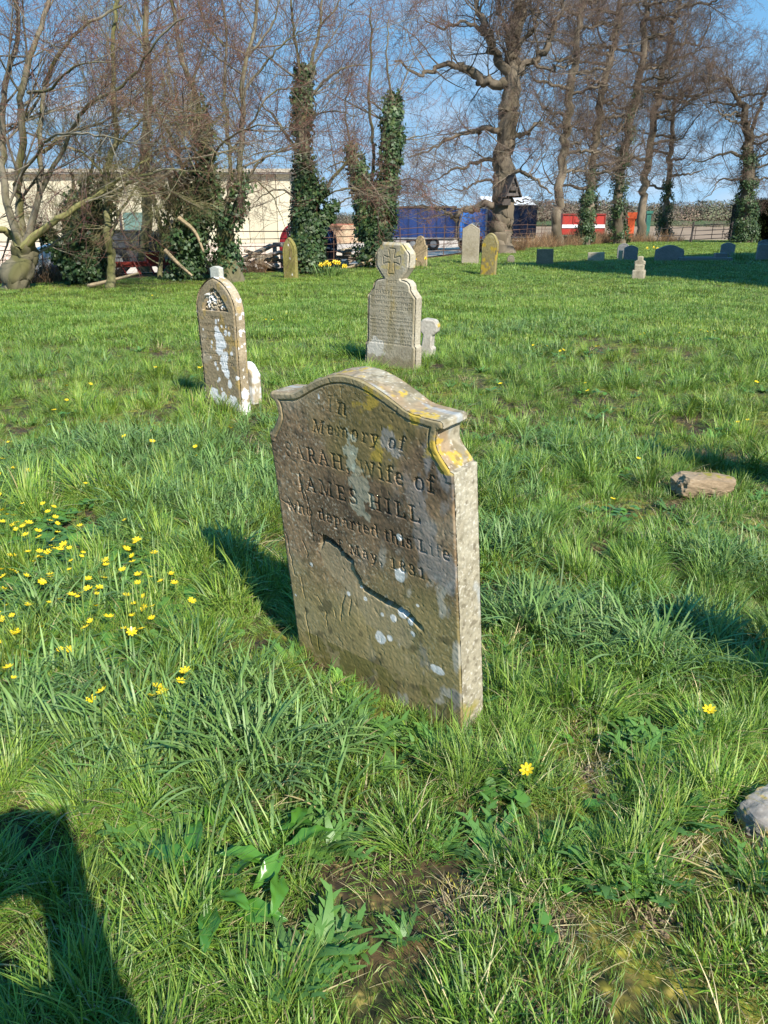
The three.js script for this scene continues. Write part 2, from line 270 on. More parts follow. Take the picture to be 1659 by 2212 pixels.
  const colour = (x, y, z, side, e) => {
    const pale = [0.50, 0.45, 0.34];
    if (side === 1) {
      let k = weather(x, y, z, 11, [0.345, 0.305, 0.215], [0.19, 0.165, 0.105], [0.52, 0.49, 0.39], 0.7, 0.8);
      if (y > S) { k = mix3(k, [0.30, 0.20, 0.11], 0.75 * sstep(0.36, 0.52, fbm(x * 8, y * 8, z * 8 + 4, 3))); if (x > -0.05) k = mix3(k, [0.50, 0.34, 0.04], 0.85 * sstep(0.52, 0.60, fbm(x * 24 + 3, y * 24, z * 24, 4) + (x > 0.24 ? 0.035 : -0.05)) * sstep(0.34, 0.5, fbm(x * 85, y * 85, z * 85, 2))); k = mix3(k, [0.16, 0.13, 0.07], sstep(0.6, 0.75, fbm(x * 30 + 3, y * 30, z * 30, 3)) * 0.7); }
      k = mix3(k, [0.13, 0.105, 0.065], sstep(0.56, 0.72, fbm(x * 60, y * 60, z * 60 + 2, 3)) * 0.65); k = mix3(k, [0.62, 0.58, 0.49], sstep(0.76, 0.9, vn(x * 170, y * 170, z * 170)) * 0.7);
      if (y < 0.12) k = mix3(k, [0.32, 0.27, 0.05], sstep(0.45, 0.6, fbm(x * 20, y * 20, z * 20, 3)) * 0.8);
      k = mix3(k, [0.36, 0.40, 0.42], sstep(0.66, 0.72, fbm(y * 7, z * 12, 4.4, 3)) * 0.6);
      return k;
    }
    const gr = vn(x * 190, y * 190, 4.5), gs = fbm(x * 75 + 3, y * 75, 1.5, 2);
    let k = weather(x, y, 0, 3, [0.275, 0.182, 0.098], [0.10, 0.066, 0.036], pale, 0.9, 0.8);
    k = mix3(k, [0.06, 0.048, 0.03], sstep(0.58, 0.74, gs) * 0.6); k = mix3(k, [0.46, 0.40, 0.29], sstep(0.78, 0.92, gr) * 0.75);
    const al = fbm(x * 3.2 + 5, y * 3.2, 1, 4);
    k = mix3(k, [0.225, 0.18, 0.055], sstep(0.54, 0.70, al) * 0.6);                                  // green algae
    k = mix3(k, [0.33, 0.27, 0.10], sstep(0.50, 0.22, y + (al - 0.5) * 0.5) * 0.65);                  // ochre growth low down
    k = mix3(k, [0.10, 0.085, 0.035], sstep(0.62, 0.74, fbm(x * 26, y * 26, 4, 3)) * 0.75 * sstep(0.5, 0.3, y));
    k = mix3(k, [0.44, 0.41, 0.34], sstep(0.58, 0.68, fbm(x * 22 + 4, y * 13 - x * 8, 6, 5)) * 0.75 * sstep(-0.05, 0.15, x) * sstep(0.62, 0.5, y));   // grey crust, right of the break
    k = mix3(k, [0.27, 0.265, 0.26], sstep(0.55, 0.66, fbm(x * 20 + 9, y * 9, 2, 5)) * 0.6 * sstep(0.1, 0.3, x));
    k = mix3(k, [0.46, 0.46, 0.34], spot(x, y, -0.005, 0.86, 0.05, 0.45, 1.3, 48) * 0.7 + spot(x, y, 0.02, 0.74, 0.085, 0.5, 1.5, 45) * 0.5);
    k = mix3(k, [0.33, 0.32, 0.31], spot(x, y, 0.15, 0.9, 0.035, 1.1, 1.4, 60) * 0.6);
    if (e < 0.03 && y > S - 0.01) { k = mix3(k, [0.36, 0.30, 0.17], 0.5); if (x > 0) k = mix3(k, [0.50, 0.35, 0.03], sstep(0.52, 0.62, fbm(x * 24 + 1, y * 24, 3, 4)) * 0.8); }
    else if (x > 0.02 && y > S - 0.02) k = mix3(k, [0.47, 0.33, 0.04], sstep(0.61, 0.69, fbm(x * 20 + 7, y * 20, 3, 4)) * 0.7);
    if (flake(x, y) < -0.003 && flake(x, y) > -0.012) k = mix3(k, [0.36, 0.29, 0.17], 0.55);
    for (const w of whites) { const s = spot(x, y, w[0], w[1], w[2], w[3], 0.3, 60); if (s) k = mix3(k, mul3([0.72, 0.71, 0.68], 0.85 + 0.3 * vn(x * 160, y * 160)), s * 0.9); }
    if (y < 0.1) k = mix3(k, [0.16, 0.14, 0.03], sstep(0.48, 0.6, fbm(x * 22, y * 22, 9, 3)) * 0.8);
    return k;
  };
  const n = V(Math.sin(-0.726), 0, Math.cos(-0.726)), c = V(-0.0356, 0, -2.2086).addScaledVector(n, -0.055);
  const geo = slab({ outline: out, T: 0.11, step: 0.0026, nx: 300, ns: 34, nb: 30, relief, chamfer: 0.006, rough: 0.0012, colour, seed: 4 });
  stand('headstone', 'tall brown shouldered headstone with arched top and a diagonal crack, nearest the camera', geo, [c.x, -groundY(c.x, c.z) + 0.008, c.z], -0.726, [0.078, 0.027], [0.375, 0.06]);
}

{ // ---- pointed headstone with the carved niche and white lichen
  const hw = 0.225, S = 0.80, H = 1.07, out = [[hw * 0.96, 0], [hw * 0.96, 0.3], [hw, S]];
  const hS = H - S, AR = (hS * hS + hw * hw) / (2 * hw); for (let k = 1; k <= 22; k++) { const t = k / 22; out.push([Math.max(2e-3, Math.sqrt(AR * AR - t * t * hS * hS) - (AR - hw)), S + hS * t]); }
  const inNiche = (x, y) => { const t = (y - 0.815) / 0.175; if (t < 0 || t > 1) return -1; const L = 0.155 * Math.pow(1 - t, 0.62); return L - Math.abs(x - 0.0); };
  const text = lettering(0.45, 1.1, [{ t: 'IN MEMORY OF', x: 0, y: 0.745, w: 0.22, h: 0.022 }, { t: 'ELIZABETH HARSTON', x: 0, y: 0.685, w: 0.38, h: 0.026 }, { t: 'DAUGHTER OF', x: 0, y: 0.625, w: 0.22, h: 0.024 }, { t: 'ROBERT & SARAH WRIGHT', x: 0, y: 0.565, w: 0.38, h: 0.026 }, { t: 'OF HEMPTON', x: 0, y: 0.505, w: 0.24, h: 0.026 }, { t: 'WHO DIED MARCH 26', x: 0, y: 0.448, w: 0.36, h: 0.026 }, { t: 'AGED 50 YEARS', x: 0.03, y: 0.392, w: 0.26, h: 0.026 }, { t: 'REST', x: 0.06, y: 0.34, w: 0.08, h: 0.022 }]);
  const petals = []; const R = rng(77);
  [[-0.055, 0.925], [0.0, 0.955], [0.035, 0.905], [-0.02, 0.885], [0.065, 0.875], [-0.075, 0.87], [0.02, 0.86]].forEach(([cx, cy]) => { const o = R() * 6; for (let k = 0; k < 4; k++) petals.push([cx + Math.cos(o + k * 1.57) * 0.017, cy + Math.sin(o + k * 1.57) * 0.017, 0.013 + R() * 0.005, o + k * 1.57]); });
  for (let k = 0; k < 26; k++) petals.push([-0.12 + R() * 0.24, 0.826 + R() * 0.028, 0.009 + R() * 0.005, R() * 6]);
  const relief = (x, y, e) => {
    let r = -0.005 * sstep(0.2, 0.7, text(x, y)), n = inNiche(x, y);
    if (n > 0) { r -= 0.045 * sstep(0, 0.012, n); let h = 0; for (const [cx, cy, q, a] of petals) { const dx = x - cx, dy = y - cy, u = dx * Math.cos(a) + dy * Math.sin(a), v = -dx * Math.sin(a) + dy * Math.cos(a), d = Math.hypot(u / 1.35, v * 1.15) / q; if (d < 1) h = Math.max(h, 0.038 * Math.sqrt(1 - d * d)); } r += h; }
    return r + (fbm(x * 90, y * 90, 6, 2) - 0.5) * 0.003;
  };
  const blobs = [[0.0, 0.73, 0.02, 0.6], [0.0, 0.675, 0.03, 1], [0.01, 0.63, 0.042, 1], [0.03, 0.575, 0.055, 1], [0.06, 0.555, 0.04, 1], [0.01, 0.51, 0.045, 0.9], [0.07, 0.46, 0.045, 0.9], [0.05, 0.42, 0.05, 0.9], [0.055, 0.37, 0.045, 0.9], [0.075, 0.325, 0.04, 0.8], [0.1, 0.65, 0.024, 0.7], [0.14, 0.645, 0.02, 0.7], [-0.07, 0.565, 0.016, 0.8], [-0.08, 0.53, 0.014, 0.7], [-0.05, 0.39, 0.02, 0.7], [-0.03, 0.355, 0.018, 0.7], [-0.02, 0.27, 0.016, 0.8], [-0.04, 0.25, 0.012, 0.8], [0.1, 0.24, 0.035, 0.7], [0.0, 0.19, 0.016, 0.7], [-0.1, 0.14, 0.05, 1.1], [-0.05, 0.09, 0.045, 1], [0.02, 0.13, 0.04, 0.8], [0.06, 0.06, 0.04, 1], [0.12, 0.1, 0.05, 1.1], [0.17, 0.05, 0.045, 1], [0.15, 0.49, 0.018, 0.9], [0.06, 0.7, 0.012, 1], [0.03, 0.745, 0.012, 0.6], [-0.16, 0.66, 0.01, 1], [-0.1, 0.44, 0.012, 0.7], [0.11, 0.7, 0.01, 0.8], [0.19, 0.3, 0.018, 0.8]];
  const colour = (x, y, z, side, e) => {
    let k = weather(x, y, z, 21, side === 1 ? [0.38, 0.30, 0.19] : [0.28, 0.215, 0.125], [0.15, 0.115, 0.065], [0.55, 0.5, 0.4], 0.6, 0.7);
    k = mix3(k, [0.45, 0.29, 0.03], sstep(0.60, 0.68, fbm(x * 16 + 2, y * 12, z * 16, 4)) * 0.35);
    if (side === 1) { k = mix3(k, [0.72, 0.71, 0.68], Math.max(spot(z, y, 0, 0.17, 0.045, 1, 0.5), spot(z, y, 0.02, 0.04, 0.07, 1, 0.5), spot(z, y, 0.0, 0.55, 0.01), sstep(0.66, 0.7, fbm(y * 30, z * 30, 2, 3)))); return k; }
    for (const b of blobs) { const s = spot(x, y, b[0], b[1], b[2], b[3], 0.35, 50); if (s) k = mix3(k, mul3([0.70, 0.70, 0.69], 0.84 + 0.3 * fbm(x * 70, y * 70, 4, 2)), s * 0.95); }
    const n = inNiche(x, y); if (n > 0) { k = mix3(k, [0.40, 0.33, 0.23], 0.7); k = mix3(k, [0.68, 0.67, 0.64], sstep(0.54, 0.62, fbm(x * 26, y * 26, 8, 3) + (y > 0.87 ? 0.0 : -0.08))); }
    return k;
  };
  const a = onGround(445, 880), b = onGround(526, 897), n = V(-0.59, 0, 0.81), c = a.clone().add(b).multiplyScalar(0.5).addScaledVector(n, -0.045);
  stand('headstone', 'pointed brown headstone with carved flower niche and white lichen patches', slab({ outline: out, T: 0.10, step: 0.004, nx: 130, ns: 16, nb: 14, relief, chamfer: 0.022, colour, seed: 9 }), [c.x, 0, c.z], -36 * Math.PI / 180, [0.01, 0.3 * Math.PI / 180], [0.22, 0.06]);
  // low stump behind it and the narrow pale stone further back
  const white = (x, y, z) => { let k = weather(x, y, z, 31, [0.42, 0.35, 0.24], [0.2, 0.16, 0.09], [0.6, 0.56, 0.5], 0.5, 0.6); return mix3(k, mul3([0.74, 0.73, 0.70], 0.85 + 0.3 * vn(x * 90, y * 90, z * 90)), sstep(0.42, 0.5, fbm(x * 10 + 1, y * 10, z * 10 + 5, 4))); };
  const p = onGround(537, 884); stand('footstone', 'low lichen whitened footstone tucked behind the pointed headstone', slab({ outline: [[0.13, 0], [0.13, 0.24], [0.07, 0.32], [0.03, 0.34]], T: 0.09, step: 0.012, nx: 24, ns: 8, chamfer: 0.01, colour: white, seed: 3 }), [p.x - 0.05, 0, p.z - 0.26], -36 * Math.PI / 180, [0, 0], [0.13, 0.05]);
  const q = at(468, 572, 13.5); stand('footstone', 'narrow pale grey stone with a gabled top, seen just over the pointed headstone', slab({ outline: [[0.115, 0], [0.115, q.y - 0.03], [0.02, q.y]], T: 0.1, step: 0.02, nx: 14, chamfer: 0.008, colour: (x, y, z) => weather(x, y, z, 5, [0.46, 0.45, 0.39], [0.3, 0.3, 0.24], [0.6, 0.6, 0.54], 0.5, 0.4), seed: 2 }), [q.x, 0, q.z], -32 * Math.PI / 180, [0, 0.02], [0.12, 0.06]);
}

{ // ---- octagon headed headstone
  const out = [[0.305, 0], [0.305, 0.225], [0.285, 0.25], [0.285, 0.715], [0.222, 0.79], [0.218, 0.825], [0.205, 0.85], [0.175, 0.875], [0.13, 0.885], [0.105, 0.89], [0.12, 0.905], [0.195, 1.0], [0.198, 1.13], [0.115, 1.23]];
  const L = [['Sacred', 0.845, 0.13, 0.034, -0.01], ['TO THE MEMORY OF', 0.79, 0.30, 0.026, 0], ['HARRY WRIGHT', 0.735, 0.38, 0.036, 0], ['FOR 33 YEARS GAMEKEEPER', 0.685, 0.50, 0.026, 0], ['ON THE RAYNHAM ESTATE', 0.635, 0.49, 0.026, 0], ['WHO DIED JUNE 15, 1876', 0.588, 0.49, 0.026, 0], ['AGED 76 YEARS.', 0.54, 0.31, 0.028, 0], ['BEING LOVED & RESPECTED BY ALL', 0.492, 0.5, 0.019, 0], ['WHO KNEW HIM. THIS STONE IS', 0.456, 0.5, 0.019, 0], ['ERECTED BY ELIZABETH MARCHIONESS', 0.418, 0.5, 0.021, 0], ['TOWNSHEND, & HER DAUGHTERS', 0.380, 0.5, 0.021, 0], ['LADY ELIZ. ST AUBYN, & LADY', 0.342, 0.5, 0.021, 0], ['AUDREY HOWARD, IN REMEMBRANCE', 0.304, 0.5, 0.021, 0], ['OF HIS FAITHFUL SERVICES, & THE', 0.268, 0.5, 0.019, 0], ['SINCERE REGARD THEY HAD FOR HIM', 0.232, 0.5, 0.019, 0]];
  const text = lettering(0.62, 1.25, L.map(([t, y, w, h, x]) => ({ t, y, w, h, x })), 1500);
  const cross = (x, y) => { const dx = Math.abs(x + 0.005), dy = y - 1.055, a = dx < 0.02 + 0.012 * sstep(0.06, 0.1, Math.abs(dy)) && Math.abs(dy) < 0.115, b = Math.abs(dy - 0.012) < 0.02 + 0.012 * sstep(0.05, 0.09, dx) && dx < 0.095; return a || b; };
  const relief = (x, y, e) => {
    let r = -0.0045 * sstep(0.15, 0.65, text(x, y));
    if (y > 0.9) { const c = cross(x, y), o = cross(x + 0.012, y) || cross(x - 0.012, y) || cross(x, y + 0.012) || cross(x, y - 0.012) || cross(x + 0.009, y + 0.009) || cross(x - 0.009, y - 0.009); if (!c && o) r -= 0.007; }
    if (y < 0.235) r += 0.004; return r + (fbm(x * 80, y * 80, 2, 2) - 0.5) * 0.002;
  };
  const colour = (x, y, z, side, e) => {
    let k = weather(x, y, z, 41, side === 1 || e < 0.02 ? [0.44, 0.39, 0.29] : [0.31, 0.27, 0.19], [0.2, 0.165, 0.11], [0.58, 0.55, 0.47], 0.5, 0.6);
    const run = Math.abs(x + 0.015 + (vn(y * 9, 2) - 0.5) * 0.05);
    if (side === 0) { k = mix3(k, [0.36, 0.25, 0.05], sstep(0.085, 0.02, run) * sstep(0.35, 0.55, y) * (0.12 + 0.45 * sstep(0.42, 0.62, fbm(x * 30, y * 8, 3, 3)))); k = mix3(k, [0.16, 0.13, 0.05], sstep(0.56, 0.66, fbm(x * 14, y * 3, 6, 3)) * 0.4); k = mix3(k, [0.50, 0.47, 0.41], spot(x, y, -0.16, 0.2, 0.09, 1.1, 0.8, 16) * 0.8); k = mix3(k, [0.19, 0.155, 0.09], sstep(0.12, 0.06, y + (fbm(x * 12, 1, 3, 3) - 0.5) * 0.12) * 0.75); }
    if (y > 0.98) k = mix3(k, [0.46, 0.36, 0.10], sstep(0.54, 0.66, fbm(x * 16 + 3, y * 16, z * 16, 4)) * 0.5);
    return k;
  };
  const a = onGround(791, 795), b = onGround(895, 807), n = V(-0.52, 0, 0.85), c = a.clone().add(b).multiplyScalar(0.5).addScaledVector(n, -0.06);
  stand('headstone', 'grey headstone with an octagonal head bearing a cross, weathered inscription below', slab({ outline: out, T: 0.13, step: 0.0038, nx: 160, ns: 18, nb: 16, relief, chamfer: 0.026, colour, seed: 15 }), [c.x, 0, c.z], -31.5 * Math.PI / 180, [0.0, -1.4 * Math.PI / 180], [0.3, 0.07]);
  // small broken cross behind it
  const ylw = (x, y, z, side) => mix3(weather(x, y, z, 51, [0.48, 0.45, 0.39], [0.24, 0.21, 0.16], [0.66, 0.64, 0.59], 0.5, 0.5), [0.50, 0.36, 0.05], y > 0.36 && side === 1 ? sstep(0.4, 0.5, fbm(x * 12, y * 12, z * 12, 3)) : 0);
  const p = onGround(920, 792);
  stand('broken_cross', 'small broken stone cross leaning behind the octagon headed headstone', slab({ outline: [[0.085, 0], [0.085, 0.13], [0.06, 0.15], [0.055, 0.27], [0.075, 0.285], [0.105, 0.32], [0.11, 0.38], [0.075, 0.43], [0.05, 0.44]], T: 0.1, step: 0.01, nx: 22, ns: 8, chamfer: 0.012, colour: ylw, seed: 6 }), [p.x + 0.02, 0, p.z - 0.32], -24 * Math.PI / 180, [0.04, -0.1], [0.09, 0.06]);
}

{ // ---- the stones further off: [label, base px, width px, top py, outline kind, body, dark, turn, lean, T]
  const arch = (w, h, s, p = 1) => { const o = [[w, 0], [w, s]]; const a = h - s, R = (a * a + w * w) / (2 * w); for (let k = 1; k <= 12; k++) { const t = k / 12; o.push([Math.max(2e-3, p === 1 ? w * Math.sqrt(1 - t * t) : Math.sqrt(R * R - t * t * a * a) - (R - w)), s + a * t]); } return o; };
  const K = {
    pointed: (w, h) => arch(w, h, h * 0.66, 2), ogee: (w, h) => { const o = [[w, 0], [w, h * 0.66], [w * 0.93, h * 0.69], [w * 0.8, h * 0.70], [w * 0.7, h * 0.73], [w * 0.66, h * 0.77]]; for (let k = 1; k <= 9; k++) { const t = k / 9; o.push([Math.max(2e-3, w * 0.66 * Math.sqrt(1 - t * t)), h * (0.77 + 0.23 * t)]); } return o; },
    gable: (w, h) => [[w, 0], [w, h * 0.87], [w * 0.02, h]], shoulder: (w, h) => { const o = [[w * 0.93, 0], [w * 0.93, h * 0.58], [w, h * 0.60], [w, h * 0.66]]; for (let k = 1; k <= 9; k++) { const t = k / 9; o.push([Math.max(2e-3, w * (1 - t ** 1.7)), h * (0.66 + 0.34 * Math.sin(t * 1.45) / Math.sin(1.45))]); } return o; },
    round: (w, h) => arch(w, h, h * 0.55), flat: (w, h) => [[w, 0], [w, h * 0.98], [w * 0.985, h]], curved: (w, h) => { const o = [[w, 0], [w, h * 0.84]]; for (let k = 1; k <= 8; k++) { const t = k / 8; o.push([Math.max(2e-3, w * (1 - t)), h * (0.84 + 0.16 * Math.sin(t * 1.57))]); } return o; },
    double: (w, h) => { const o = [[w, 0], [w, h * 0.66], [w * 0.93, h * 0.68], [w * 0.93, h * 0.76], [w * 0.75, h * 0.79]]; for (let k = 1; k <= 8; k++) { const t = k / 8; o.push([Math.max(2e-3, w * 0.75 * (1 - t)), h * (0.79 + 0.21 * Math.sin(t * 1.57))]); } return o; },
  };
  const olive = [0.245, 0.215, 0.06], tan = [0.37, 0.28, 0.165], grey = [0.35, 0.31, 0.23], slate = [0.25, 0.25, 0.245], dark = [0.21, 0.185, 0.13];
  const rows = [
    ['olive green pointed headstone in front of the big red reel', 629, 602, 33, 513, 'pointed', olive, [0.13, 0.12, 0.03], -25, 0.01, 0.12],
    ['smooth tan headstone with a rounded head on small shoulders', 907, 577, 33, 509, 'ogee', tan, [0.24, 0.18, 0.1], -24, -0.01, 0.1],
    ['tallest grey headstone with a gabled top near the big lime', 1015, 572, 38, 483, 'gable', grey, [0.2, 0.17, 0.1], -14, 0.0, 0.14],
    ['pointed headstone with yellow lichen and slim shoulders beside the gabled one', 1054, 594, 38, 503, 'shoulder', [0.27, 0.22, 0.09], [0.14, 0.11, 0.05], -28, -0.04, 0.12],
    ['tiny dark rounded stone standing in the long shade', 1103, 569, 16, 551, 'round', dark, [0.12, 0.11, 0.07], -10, 0, 0.08],
    ['square dark headstone with a flat top in the long shade', 1176, 575, 37, 538, 'flat', [0.24, 0.22, 0.16], [0.14, 0.13, 0.09], -12, 0.02, 0.12],
    ['low wide pale stone block with a flat top', 1287, 564, 36, 545, 'flat', [0.44, 0.40, 0.30], [0.28, 0.24, 0.16], -18, 0.03, 0.2],
    ['dark pointed headstone half hidden behind a grey one', 1345, 559, 26, 526, 'pointed', slate, [0.13, 0.13, 0.13], -20, 0.02, 0.1],
    ['narrow pale post stone at the edge of a grey headstone', 1339, 563, 9, 541, 'flat', [0.46, 0.41, 0.28], [0.3, 0.26, 0.18], -20, 0, 0.1],
    ['slate grey headstone with a curved top beside the narrow pale post', 1361, 563, 30, 530, 'curved', [0.26, 0.26, 0.25], [0.18, 0.18, 0.17], -10, 0, 0.1],
    ['wide dark double headstone with a raised curved centre', 1444, 565, 62, 529, 'double', [0.25, 0.245, 0.235], [0.17, 0.165, 0.155], -6, 0, 0.14],
    ['grey headstone with a wavy top beside the daffodil leaves', 1569, 556, 30, 524, 'curved', [0.24, 0.25, 0.25], [0.17, 0.175, 0.18], -14, -0.02, 0.1],
    ['dark square headstone cut by the right edge of the view', 1652, 564, 40, 527, 'flat', [0.25, 0.245, 0.235], [0.17, 0.165, 0.155], -6, 0, 0.14],
    ['grey curved headstone rising behind the dark square one', 1648, 556, 30, 518, 'curved', [0.2, 0.21, 0.22], [0.14, 0.15, 0.15], -10, 0, 0.1]];
  for (const [label, px, py, wpx, top, kind, body, dk, turn, lean, T] of rows) {
    const g = onGround(px, py), d = -g.z, w = wpx * metresPerPixel(d) / 2 * 0.96, h = at(px, top, d).y - groundY(g.x, g.z), seed = px % 97;
    const ylw = kind === 'shoulder' ? 1 : 0;
    const colour = (x, y, z, side) => { let k = weather(x * 0.5, y * 0.5, z, seed, body, dk, mix3(body, [0.6, 0.58, 0.5], 0.6), 0.6, 0.5); if (ylw) k = mix3(k, [0.42, 0.29, 0.02], sstep(0.5, 0.6, fbm(x * 7, y * 5, z * 7, 3)) * 0.8); if (kind === 'pointed' && body === olive) { for (const s of [[0, 0.85], [0.03, 0.52], [0.08, 0.12]]) k = mix3(k, [0.7, 0.7, 0.62], spot(x, y, s[0], s[1], 0.03, 0.7, 0.4, 20)); } return k; };
    stand('headstone', label, slab({ outline: K[kind](w, h), T, step: 0.018, nx: 40, ns: 5, nb: 8, chamfer: 0.012, colour, seed, relief: (x, y, e) => (kind === 'flat' || kind === 'double' ? 0 : -0.006 * sstep(0.012, 0.006, Math.abs(e - 0.05)) * (y > h * 0.5 ? 1 : 0)) + (fbm(x * 30, y * 30, seed, 2) - 0.5) * 0.006 }), [g.x, 0, g.z], turn * Math.PI / 180, [0, lean], [w + 0.03, T / 2 + 0.02]);
  }
  // stepped cross base in the shade
  const g = onGround(1378, 606), t = thing('cross_base', 'stepped square cross base with its cross missing, at the edge of the shade', 'cross base', [g.x, groundY(g.x, g.z), g.z], -0.4);
  const cb = (s) => (x, y, z) => weather(x, y, z, s, [0.36, 0.31, 0.22], [0.18, 0.15, 0.1], [0.58, 0.54, 0.45], 0.6, 0.6);
  part('plinth', slab({ outline: [[0.155, 0], [0.155, 0.21], [0.135, 0.245]], T: 0.31, step: 0.02, nx: 18, ns: 14, nb: 8, chamfer: 0.015, colour: cb(3), seed: 3 }), stoneMat, t);
  part('step', slab({ outline: [[0.115, 0], [0.115, 0.11], [0.1, 0.13]], T: 0.23, step: 0.02, nx: 14, ns: 10, nb: 8, chamfer: 0.012, colour: cb(4), seed: 5, below: 0.005 }), stoneMat, t, [0, 0.25, 0]);
  part('cross_stump', slab({ outline: [[0.13, 0], [0.13, 0.06], [0.07, 0.1], [0.07, 0.16], [0.05, 0.19]], T: 0.14, step: 0.02, nx: 12, ns: 6, nb: 6, chamfer: 0.012, colour: cb(6), seed: 6, below: 0.004 }), stoneMat, t, [0, 0.385, 0]);
  FOOTPRINTS.push([g.x, g.z, 0.17, 0.17, 0]);
  // grave kerb
  const k0 = onGround(1478, 566), kt = thing('grave_kerb', 'low dark kerb around a grave behind the wide double headstone', 'grave kerb', [k0.x, groundY(k0.x, k0.z), k0.z], -0.05);
  for (const [x, z, w, d] of [[0.75, 0.0, 1.6, 0.12], [0.75, -0.85, 1.6, 0.12], [1.62, -0.42, 0.12, 0.98], [-0.12, -0.42, 0.12, 0.98]]) part('kerb_stone', new RoundedBoxGeometry(w, 0.22, d, 2, 0.012).translate(x, 0.02, z), std(0.24, 0.24, 0.23, 0.7), kt);
  part('vase_block', new RoundedBoxGeometry(0.4, 0.26, 0.26, 2, 0.012).translate(1.3, 0.15, -0.15), std(0.2, 0.2, 0.195, 0.6), kt);
  // stone outside the right frame edge, plus an unseen leaning one added for shade
  const near = (s) => (x, y, z, side) => weather(x, y, z, s, side === 1 ? [0.42, 0.36, 0.26] : [0.28, 0.24, 0.15], [0.13, 0.11, 0.06], [0.55, 0.5, 0.4], 0.6, 0.6);
  stand('headstone', 'round topped headstone beyond the right edge, throwing shade on the blue green leaf clump', slab({ outline: K.round(0.26, 1.04), T: 0.11, step: 0.02, nx: 30, chamfer: 0.01, colour: near(8), seed: 8 }), [1.78, 0, -1.62], -38 * Math.PI / 180, [0, 0.03], [0.27, 0.07]);
  stand('headstone', 'unseen leaning slim headstone added beyond the right edge to cast shade near the mossy rock', slab({ outline: K.pointed(0.14, 1.4), T: 0.1, step: 0.02, nx: 24, chamfer: 0.01, colour: near(9), seed: 9 }), [2.98, 0, -4.0], 0.5, [0, 0.36], [0.15, 0.07]);
}

{ // ---- loose rocks
  const rock = (sx, sy, sz, seed, col) => { const g = new THREE.IcosahedronGeometry(1, 24), p = g.attributes.position, c = []; for (let i = 0; i < p.count; i++) { let v = V(p.getX(i), p.getY(i), p.getZ(i)); const r = 0.72 + 0.5 * fbm(v.x * 1.3 + seed, v.y * 1.3, v.z * 1.3, 3) + 0.12 * fbm(v.x * 6 + seed, v.y * 6, v.z * 6, 3); const q = Math.max(Math.abs(v.x), Math.abs(v.y), Math.abs(v.z)); v.multiplyScalar(r * mix(1, 1 / q, 0.4)); v.set(v.x * sx, v.y * sy, v.z * sz); p.setXYZ(i, v.x, v.y, v.z); c.push(...col(v.x, v.y, v.z)); } g.setAttribute('color', new THREE.Float32BufferAttribute(c, 3)); g.computeVertexNormals(); return g; };
  const a = onGround(1518, 1062), b = onGround(1640, 1790);
  const r1 = part('rock', rock(0.185, 0.07, 0.085, 3, (x, y, z) => mix3(weather(x, y, z, 3, [0.27, 0.195, 0.12], [0.12, 0.09, 0.05], [0.42, 0.34, 0.23], 0.6, 0.6), [0.22, 0.19, 0.03], y > 0.07 ? sstep(0.42, 0.55, fbm(x * 20, y * 20, z * 20, 3)) : 0)), stoneMat, scene, [a.x, 0.04, a.z], [0.1, 0.2, -0.16]);
  tag(r1, 'brown lump of stone with a mossy top lying in the grass', 'rock');
  const r2 = part('rock', rock(0.115, 0.05, 0.085, 8, (x, y, z) => mix3(weather(x, y, z, 7, [0.33, 0.295, 0.255], [0.16, 0.14, 0.12], [0.48, 0.45, 0.40], 0.6, 0.5), [0.42, 0.30, 0.05], 0.8 * sstep(0.57, 0.66, fbm(x * 30 + 5, y * 30, z * 30, 4)))), stoneMat, scene, [b.x + 0.06, 0.04, b.z - 0.01], [0, 0.5, 0.1]);
  tag(r2, 'pale pinkish stone with yellow lichen at the right edge', 'rock');
  FOOTPRINTS.push([a.x, a.z, 0.16, 0.07, 0.2], [b.x + 0.08, b.z, 0.16, 0.1, 0.5]);
}
// ---------------------------------------------------------------- bare trees
const barkMat = vmat(0.95), twigMat = vmat(0.85);
const ivyMat = new THREE.MeshPhysicalMaterial({ vertexColors: true, roughness: 0.55, transmission: 0.15, thickness: 0 });
function spraySet(seed, kinds, n, droop, cols, thick) {   // a metre of twig with side twigs, several variants
  const list = [];
  for (let k = 0; k < kinds; k++) {
    const R = rng(seed + k * 31), s = new Sink();
    const walk = (p, dir, len, r, segs, depth) => {
      const pts = [p.clone()], rad = [r]; let q = p.clone(), d = dir.clone();
      for (let i = 1; i <= segs; i++) { d.x += (R() - 0.5) * 0.45; d.y += (R() - 0.5) * 0.35 - droop * 0.12; d.z += (R() - 0.5) * 0.45; d.normalize(); q = q.clone().addScaledVector(d, len / segs); pts.push(q); rad.push(r * (1 - 0.65 * i / segs)); }
      s.tube(pts, rad, 3, cols[Math.floor(R() * cols.length)]);
      if (depth > 0) { const m = depth === 2 ? n : 3; for (let i = 0; i < m; i++) { const t = 0.12 + 0.86 * (i + R()) / m, f = t * segs, a = Math.min(segs - 1, Math.floor(f)), o = pts[a].clone().lerp(pts[a + 1], f - a); const nd = d.clone().multiplyScalar(0.7).add(V(R() - 0.5, (R() - 0.42) * 0.8, R() - 0.5).multiplyScalar(1.7)).normalize(); walk(o, nd, len * (depth === 2 ? 0.3 + 0.35 * R() : 0.35 + 0.3 * R()), r * 0.62, 3, depth - 1); } }
    };
    walk(V(0, 0, 0), V(0, 1, 0), 1, 0.0075 * thick, 6, 2);
    list.push(s.geo());
  }
  return list;
}
